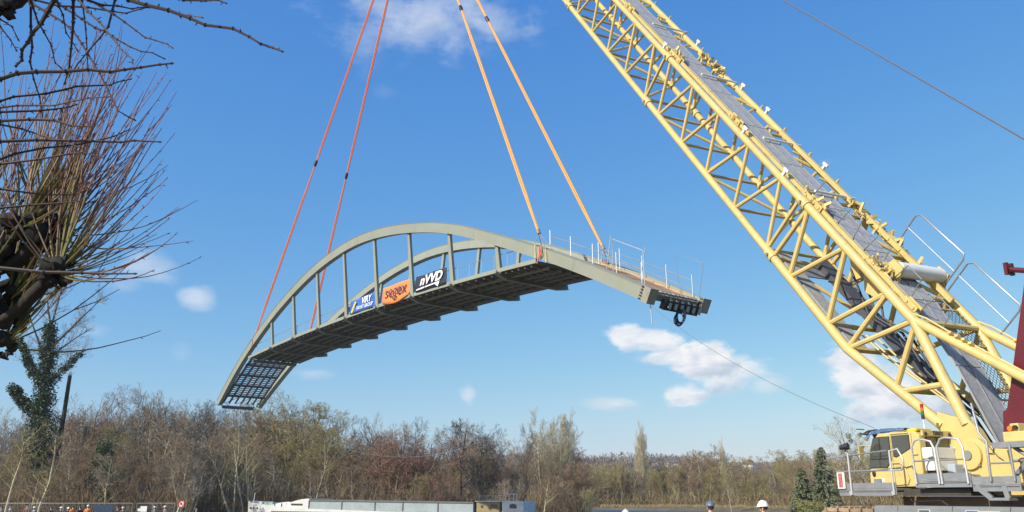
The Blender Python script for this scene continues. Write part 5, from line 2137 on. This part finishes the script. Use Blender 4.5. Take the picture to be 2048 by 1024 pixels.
def far_people():
    data = [(4, 1012, 80.8, M_grey_cloth, None, 'person in grey at the very left edge behind the fence'),
            (22, 1010, 81.2, M_grey_cloth, None, 'bareheaded person in grey by the thin left sapling'),
            (56, 1009, 81.4, M_red_cloth, None, 'person in rust-red top left of the leaning sapling'),
            (70, 1012, 79.0, M_teal_cloth, M_helm_white, 'person in blue-grey jacket and white helmet before the leaning sapling'),
            (103, 1013, 81, M_navy_cloth, None, 'dark-clad person between the leaning sapling and the white helmets'),
            (123, 1013, 79, M_navy_cloth, M_helm_white, 'dark-clad person in white helmet left of the orange jackets'),
            (137, 1014, 79.6, M_navy_cloth, M_helm_white, 'second dark-clad white-helmeted person, close to the fence post'),
            (147, 1011, 78, M_hi_orange, None, 'bareheaded person in hi-vis orange jacket, left of the two'),
            (161, 1012, 79, M_navy_cloth, None, 'dark-clad person standing between the two orange jackets'),
            (177, 1009, 78, M_hi_orange, M_helm_white, 'person in hi-vis orange jacket and white helmet by the blue hoarding'),
            (220, 1012, 81, M_navy_cloth, M_helm_white, 'dark-clad helmeted person just right of the blue hoarding'),
            (236, 1013, 81.5, M_navy_cloth, None, 'dark-clad bareheaded person right of the blue hoarding'),
            (247, 1013, 81, M_navy_cloth, M_helm_white, 'dark-clad helmeted person left of the double fence post'),
            (310, 1012, 81, M_grey_cloth, M_helm_white, 'helmeted person behind the fence right of the white notice'),
            (331, 1011, 81, M_grey_cloth, M_helm_white, 'helmeted person behind the last fence panel by the red sign')]
    for px, top, y, j, h, lab in data:
        p = at(px, top, y)
        g = ground_z(p.x, y)
        s = max(.9, min(1.12, (p.z - g) / (1.83 if h else 1.77)))
        person((p.x, y, p.z - (1.83 if h else 1.77) * s), rnd.uniform(-1.2, 1.2) + math.pi * (rnd.random() < .4), j, M_navy_cloth, h, lab, None, s)


far_people()


# ------------------------------------------------------------------ pollarded tree and the overhanging tree, at the left
def shoot_mat(name, c0, c1):
    m = bpy.data.materials.new(name)
    m.use_nodes = True
    N, L = m.node_tree.nodes, m.node_tree.links
    b = N['Principled BSDF']
    b.inputs['Roughness'].default_value = .6
    a = N.new('ShaderNodeAttribute')
    a.attribute_name = 'along'
    r = N.new('ShaderNodeValToRGB')
    r.color_ramp.elements[0].color = (*c0, 1)
    r.color_ramp.elements[0].position = .15
    r.color_ramp.elements[1].color = (*c1, 1)
    r.color_ramp.elements[1].position = .75
    L.new(a.outputs['Fac'], r.inputs['Fac'])
    oi = N.new('ShaderNodeObjectInfo')
    mr = N.new('ShaderNodeMapRange')
    mr.inputs['To Min'].default_value = .6
    mr.inputs['To Max'].default_value = 1.3
    L.new(oi.outputs['Random'], mr.inputs['Value'])
    hs = N.new('ShaderNodeHueSaturation')
    L.new(mr.outputs['Result'], hs.inputs['Value'])
    L.new(r.outputs['Color'], hs.inputs['Color'])
    L.new(hs.outputs['Color'], b.inputs['Base Color'])
    return m


M_shoot = shoot_mat('yellow_green_to_red_shoots', (.2, .19, .04), (.2, .07, .06))
M_shoot_b = shoot_mat('brown_to_red_shoots', (.13, .1, .045), (.2, .08, .07))
M_near_twig = shoot_mat('dark_twig', (.03, .022, .02), (.075, .035, .03))


M_head_bark = bark('knobbly_dark_bark', (0.026, 0.02, 0.013))


def pollard():
    Y = 9.0
    rg = random.Random(77)
    base = V((-6.6, Y, ground_z(-6.6, Y)))
    o = thing('pollarded_tree', 'pollarded tree with knobbly dark heads and many yellow-red upright shoots', 'tree', base)
    heads = [(85, 420, .2), (105, 470, .2), (40, 455, .17), (60, 545, .2), (115, 545, .16), (15, 600, .17), (30, 640, .13), (-60, 470, .2), (-40, 560, .18), (10, 500, .15), (5, 690, .14)]
    hp = [at(a, b, Y + rg.uniform(-.5, .5)) - base for a, b, r in heads]
    w = MB()
    w.tube([V((0, 0, -.2)), V((.05, 0, 1.5)), V((.1, .05, 3.2)), V((.2, 0, 4.0))], [.34, .28, .25, .22], 10)
    w.build('trunk', M_bark_dark, o, True)
    for i, h in enumerate(hp):
        q = MB()
        s = V((.15, 0, 3.0 + .9 * rg.random()))
        mid = s.lerp(h, .55) + V((0, rg.uniform(-.1, .1), rg.uniform(-.05, .05)))
        lp = [s.lerp(mid, t) for t in (0, .25, .5, .75)] + [mid.lerp(h, t) for t in (0, .3, .6, 1)]
        lp = [p + rdir(rg) * .035 for p in lp]
        q.tube(lp, [.08 * rg.uniform(.75, 1.3) - .004 * t for t in range(8)], 9)
        for p in lp[1:]:
            q.ball(p + rdir(rg) * .05, rg.uniform(.05, .085), 8, 5)
        q.build('limb', M_head_bark, o, True)
        k = MB()
        for j in range(9):
            c = h + rdir(rg) * heads[i][2] * .75
            r = heads[i][2] * rg.uniform(.3, .6)
            n0 = len(k.v)
            k.ball(c, r, 9, 6)
            for vi in range(n0, len(k.v)):
                p = V(k.v[vi])
                k.v[vi] = tuple(p + rdir(rg) * r * .2)
        for j in range(16):
            c = h + rdir(rg) * heads[i][2] * .9
            k.tube([c, c + rdir(rg) * .09], [.02, .012], 5)
        k.build('knuckle', M_head_bark, o, True)
    cnt = 0
    while cnt < 270:
        i = rg.choice((0, 0, 0, 1, 1, 1, 2, 2, 3, 3, 3, 4, 4, 4, 5, 5, 6, 6, 7, 7, 8, 9, 10, 10))
        h = hp[i]
        al = abs(rg.gauss(0, .75 if i not in (3, 4, 5, 10) else 1.15))
        if al > 2.0:
            continue
        be = rg.choice((rg.uniform(-1.0, 1.0), rg.uniform(-1.2, 1.2), rg.uniform(0, 6.28)))
        d = V((math.sin(al) * math.cos(be), math.sin(al) * math.sin(be) * .6, math.cos(al)))
        L_ = rg.uniform(1.2, 2.45) * (1.0 if al < .8 else .72)
        p = h + d * heads[i][2] * .7
        n = 9
        pts, rr, at_ = [p.copy()], [], []
        r0 = rg.uniform(.0085, .0135)
        for k in range(n):
            d = (d + V((.02, 0, .085)) + rdir(rg) * .075).normalized()
            p = p + d * L_ / n
            pts.append(p.copy())
        rr = [r0 * (1 - .72 * k / n) for k in range(n + 1)]
        q = MB().tube(pts, rr, 5, True, [k / n for k in range(n + 1)])
        for k in range(3, n):
            if rg.random() < .7:
                c = pts[k].lerp(pts[k + 1], rg.random())
                e_ = c + (rdir(rg) + (pts[k + 1] - pts[k]).normalized()).normalized() * .035
                q.tube([c, e_], [.006, .003], 4, True, [k / n, k / n])
        if rg.random() < .25:
            k = rg.randrange(4, n)
            dd = ((pts[k] - pts[k - 1]).normalized() + rdir(rg) * .5).normalized()
            c = pts[k]
            q.tube([c, c + dd * .25, c + dd * .5 + V((0, 0, .05))], [.006, .005, .003], 4, True, [.8, .9, 1])
        q.build('shoot', M_shoot if rg.random() < .62 else M_shoot_b, o, True, fix=False)
        cnt += 1


pollard()


M_near_bark = bark('black_brown_bark', (0.022, 0.017, 0.012))


def overhang():
    rg = random.Random(55)
    D = 4.6
    base = V((-5.2, 3.6, 0))
    o = thing('overhanging_tree', 'dark tree whose limb and drooping budded twigs hang in at top left', 'tree', base)
    MB().tube([V((0, 0, -.2)), V((.05, .05, 2.2)), V((.15, .1, 4.6)), V((.3, .2, 6.2))], [.3, .24, .2, .14], 10).build('trunk', M_near_bark, o, True)
    l0 = V((.15, .1, 4.6))
    pts = [l0] + [at(a, b, D) - base for a, b in ((-190, -60), (-80, -12), (-10, 4), (30, -4), (58, -30), (110, -90), (200, -190))]
    MB().tube(pts, [.17, .13, .095, .08, .068, .055, .045, .03], 10).build('limb', M_near_bark, o, True)
    k = MB()
    for j in range(14):
        c = at(rg.uniform(-20, 50), rg.uniform(-12, 18), D) - base + rdir(rg) * .05
        n0 = len(k.v)
        k.ball(c, rg.uniform(.03, .06), 8, 5)
        for vi in range(n0, len(k.v)):
            k.v[vi] = tuple(V(k.v[vi]) + rdir(rg) * .012)
    k.build('limb_burl', M_near_bark, o, True)
    # traced courses of the visible twigs, in photo px / 3.413 scale
    S = 3.413
    T = [(.0125, [(700, -160), (880, 0), (1000, 35), (1150, 70), (1300, 125), (1400, 170), (1590, 195), (1700, 250), (1780, 300), (1860, 325), (1925, 350)]),
         (.006, [(1200, 85), (1230, 95), (1300, 105), (1380, 120)]),
         (.007, [(1100, -60), (1250, 0), (1400, 5), (1490, 0), (1540, 20)]),
         (.0085, [(120, -40), (240, 0), (400, 40), (600, 50), (750, 75), (860, 90), (980, 55), (1060, 45)]),
         (.0075, [(480, -70), (600, 0), (700, 35), (800, 40), (900, 60), (1000, 45)]),
         (.0075, [(520, -60), (610, 0), (780, 100), (850, 150), (930, 210), (990, 255), (1060, 275), (1140, 300), (1175, 325)]),
         (.0105, [(120, -30), (220, 25), (330, 90), (430, 150), (500, 215), (560, 300), (600, 370), (680, 500), (740, 620), (805, 755), (880, 800), (920, 820)]),
         (.0095, [(260, -60), (360, 0), (450, 60), (560, 130), (650, 190), (720, 215), (800, 270), (890, 320), (960, 350), (1040, 360), (1120, 400)]),
         (.008, [(460, -100), (540, 0), (600, 80), (680, 150), (760, 250), (830, 340), (905, 405), (905, 430)]),
         (.0125, [(-160, 590), (0, 540), (120, 500), (250, 490), (450, 488), (600, 475), (750, 490), (850, 475), (960, 460), (1090, 440), (1170, 432)]),
         (.0095, [(-150, 740), (0, 690), (90, 660), (310, 640), (450, 610), (520, 590), (750, 580), (800, 560), (890, 540)]),
         (.0075, [(-150, 760), (0, 735), (120, 720), (250, 720), (370, 720), (460, 700), (600, 670), (740, 660)]),
         (.008, [(-150, 790), (0, 765), (270, 755), (380, 745), (470, 730), (520, 715)]),
         (.0095, [(-150, 850), (0, 825), (200, 815), (370, 820), (480, 855), (560, 862), (620, 862)]),
         (.0115, [(-150, 990), (0, 965), (250, 955), (480, 960), (700, 965), (820, 970), (920, 960), (1090, 968)]),
         (.011, [(520, -100), (500, 0), (500, 150), (485, 330), (470, 480), (440, 570)]),
         (.009, [(800, -80), (785, 0), (765, 80), (740, 180), (680, 260), (600, 350), (520, 450), (470, 520)]),
         (.017, [(420, -80), (370, 0), (330, 70), (280, 160), (220, 230), (190, 290), (150, 340), (150, 410), (110, 450)]),
         (.0095, [(200, -60), (210, 30), (210, 180), (220, 320), (205, 420), (230, 540), (270, 660), (290, 790)]),
         (.0075, [(200, -20), (225, 50), (260, 150), (300, 220), (350, 310), (375, 425), (440, 490)]),
         (.0065, [(380, -40), (400, 40), (430, 100), (450, 220), (490, 280), (530, 345)]),
         (.0075, [(540, -60), (560, 0), (580, 150), (590, 260), (595, 370), (600, 470)]),
         (.008, [(-150, 800), (0, 850), (150, 880), (300, 930), (480, 985), (560, 1010)]),
         (.006, [(-60, 100), (0, 180), (70, 270), (110, 340)]), (.006, [(-60, 80), (0, 130), (80, 180), (125, 270)]),
         (.0085, [(-100, 1130), (100, 1050), (300, 1010), (520, 990), (690, 955), (780, 930), (880, 885)]),
         (.008, [(-100, 1180), (0, 1120), (250, 1090), (420, 1060), (560, 1040), (700, 1075)]),
         (.009, [(-100, 1300), (0, 1290), (300, 1330), (500, 1330)]),
         (.0105, [(-100, 1820), (300, 1858), (560, 1862), (700, 1868), (920, 1868)]),
         (.0075, [(-100, 1430), (200, 1400), (420, 1385), (540, 1375)])]
    for r, c in T:
        d0 = D + rg.uniform(-.6, .7)
        n = len(c)
        slope = rg.uniform(-.35, .5)
        pts = [at(a / S, b / S, d0 + slope * i / n) - base for i, (a, b) in enumerate(c)]
        rr = [max(.0035, r * (1 - .62 * i / (n - 1))) for i in range(n)]
        att = [i / (n - 1) for i in range(n)]
        # smooth course with small kinks at the nodes
        q = MB().tube(pts, rr, 6, True, att)
        for i in range(1, n):
            for t in ((.3, .75) if n < 9 else (.5,)):
                p = pts[i - 1].lerp(pts[i], t)
                ax = (pts[i] - pts[i - 1]).normalized()
                e_ = p + (ax * .6 + rdir(rg) * .8).normalized() * rg.uniform(.018, .03)
                q.tube([p, e_], [rr[i] * .9, rr[i] * .35], 5, True, [att[i]] * 2)
            p = pts[i]
            q.tube([p - (pts[i] - pts[i - 1]).normalized() * .01, p, p + (pts[i] - pts[i - 1]).normalized() * .012], [rr[i] * .9, rr[i] * 1.7, rr[i] * .9], 6, True, [att[i]] * 3)
        q.build('twig', M_near_twig, o, True, fix=False)


overhang()


# ------------------------------------------------------------------ haze
def make_haze():
    m = bpy.data.materials.new('pale_winter_haze')
    m.use_nodes = True
    N, L = m.node_tree.nodes, m.node_tree.links
    N.clear()
    o = N.new('ShaderNodeOutputMaterial')
    v = N.new('ShaderNodeVolumePrincipled')
    v.inputs['Color'].default_value = (0.78, 0.88, 1.0, 1)
    v.inputs['Density'].default_value = HAZE
    v.inputs['Anisotropy'].default_value = 0.2
    L.new(v.outputs[0], o.inputs['Volume'])
    b = MB().box(-1500, 1500, -900, 1500, -4.2, 90).build('haze', m)
    set_props(b, kind='stuff')


HAZE = 0.0002
make_haze()
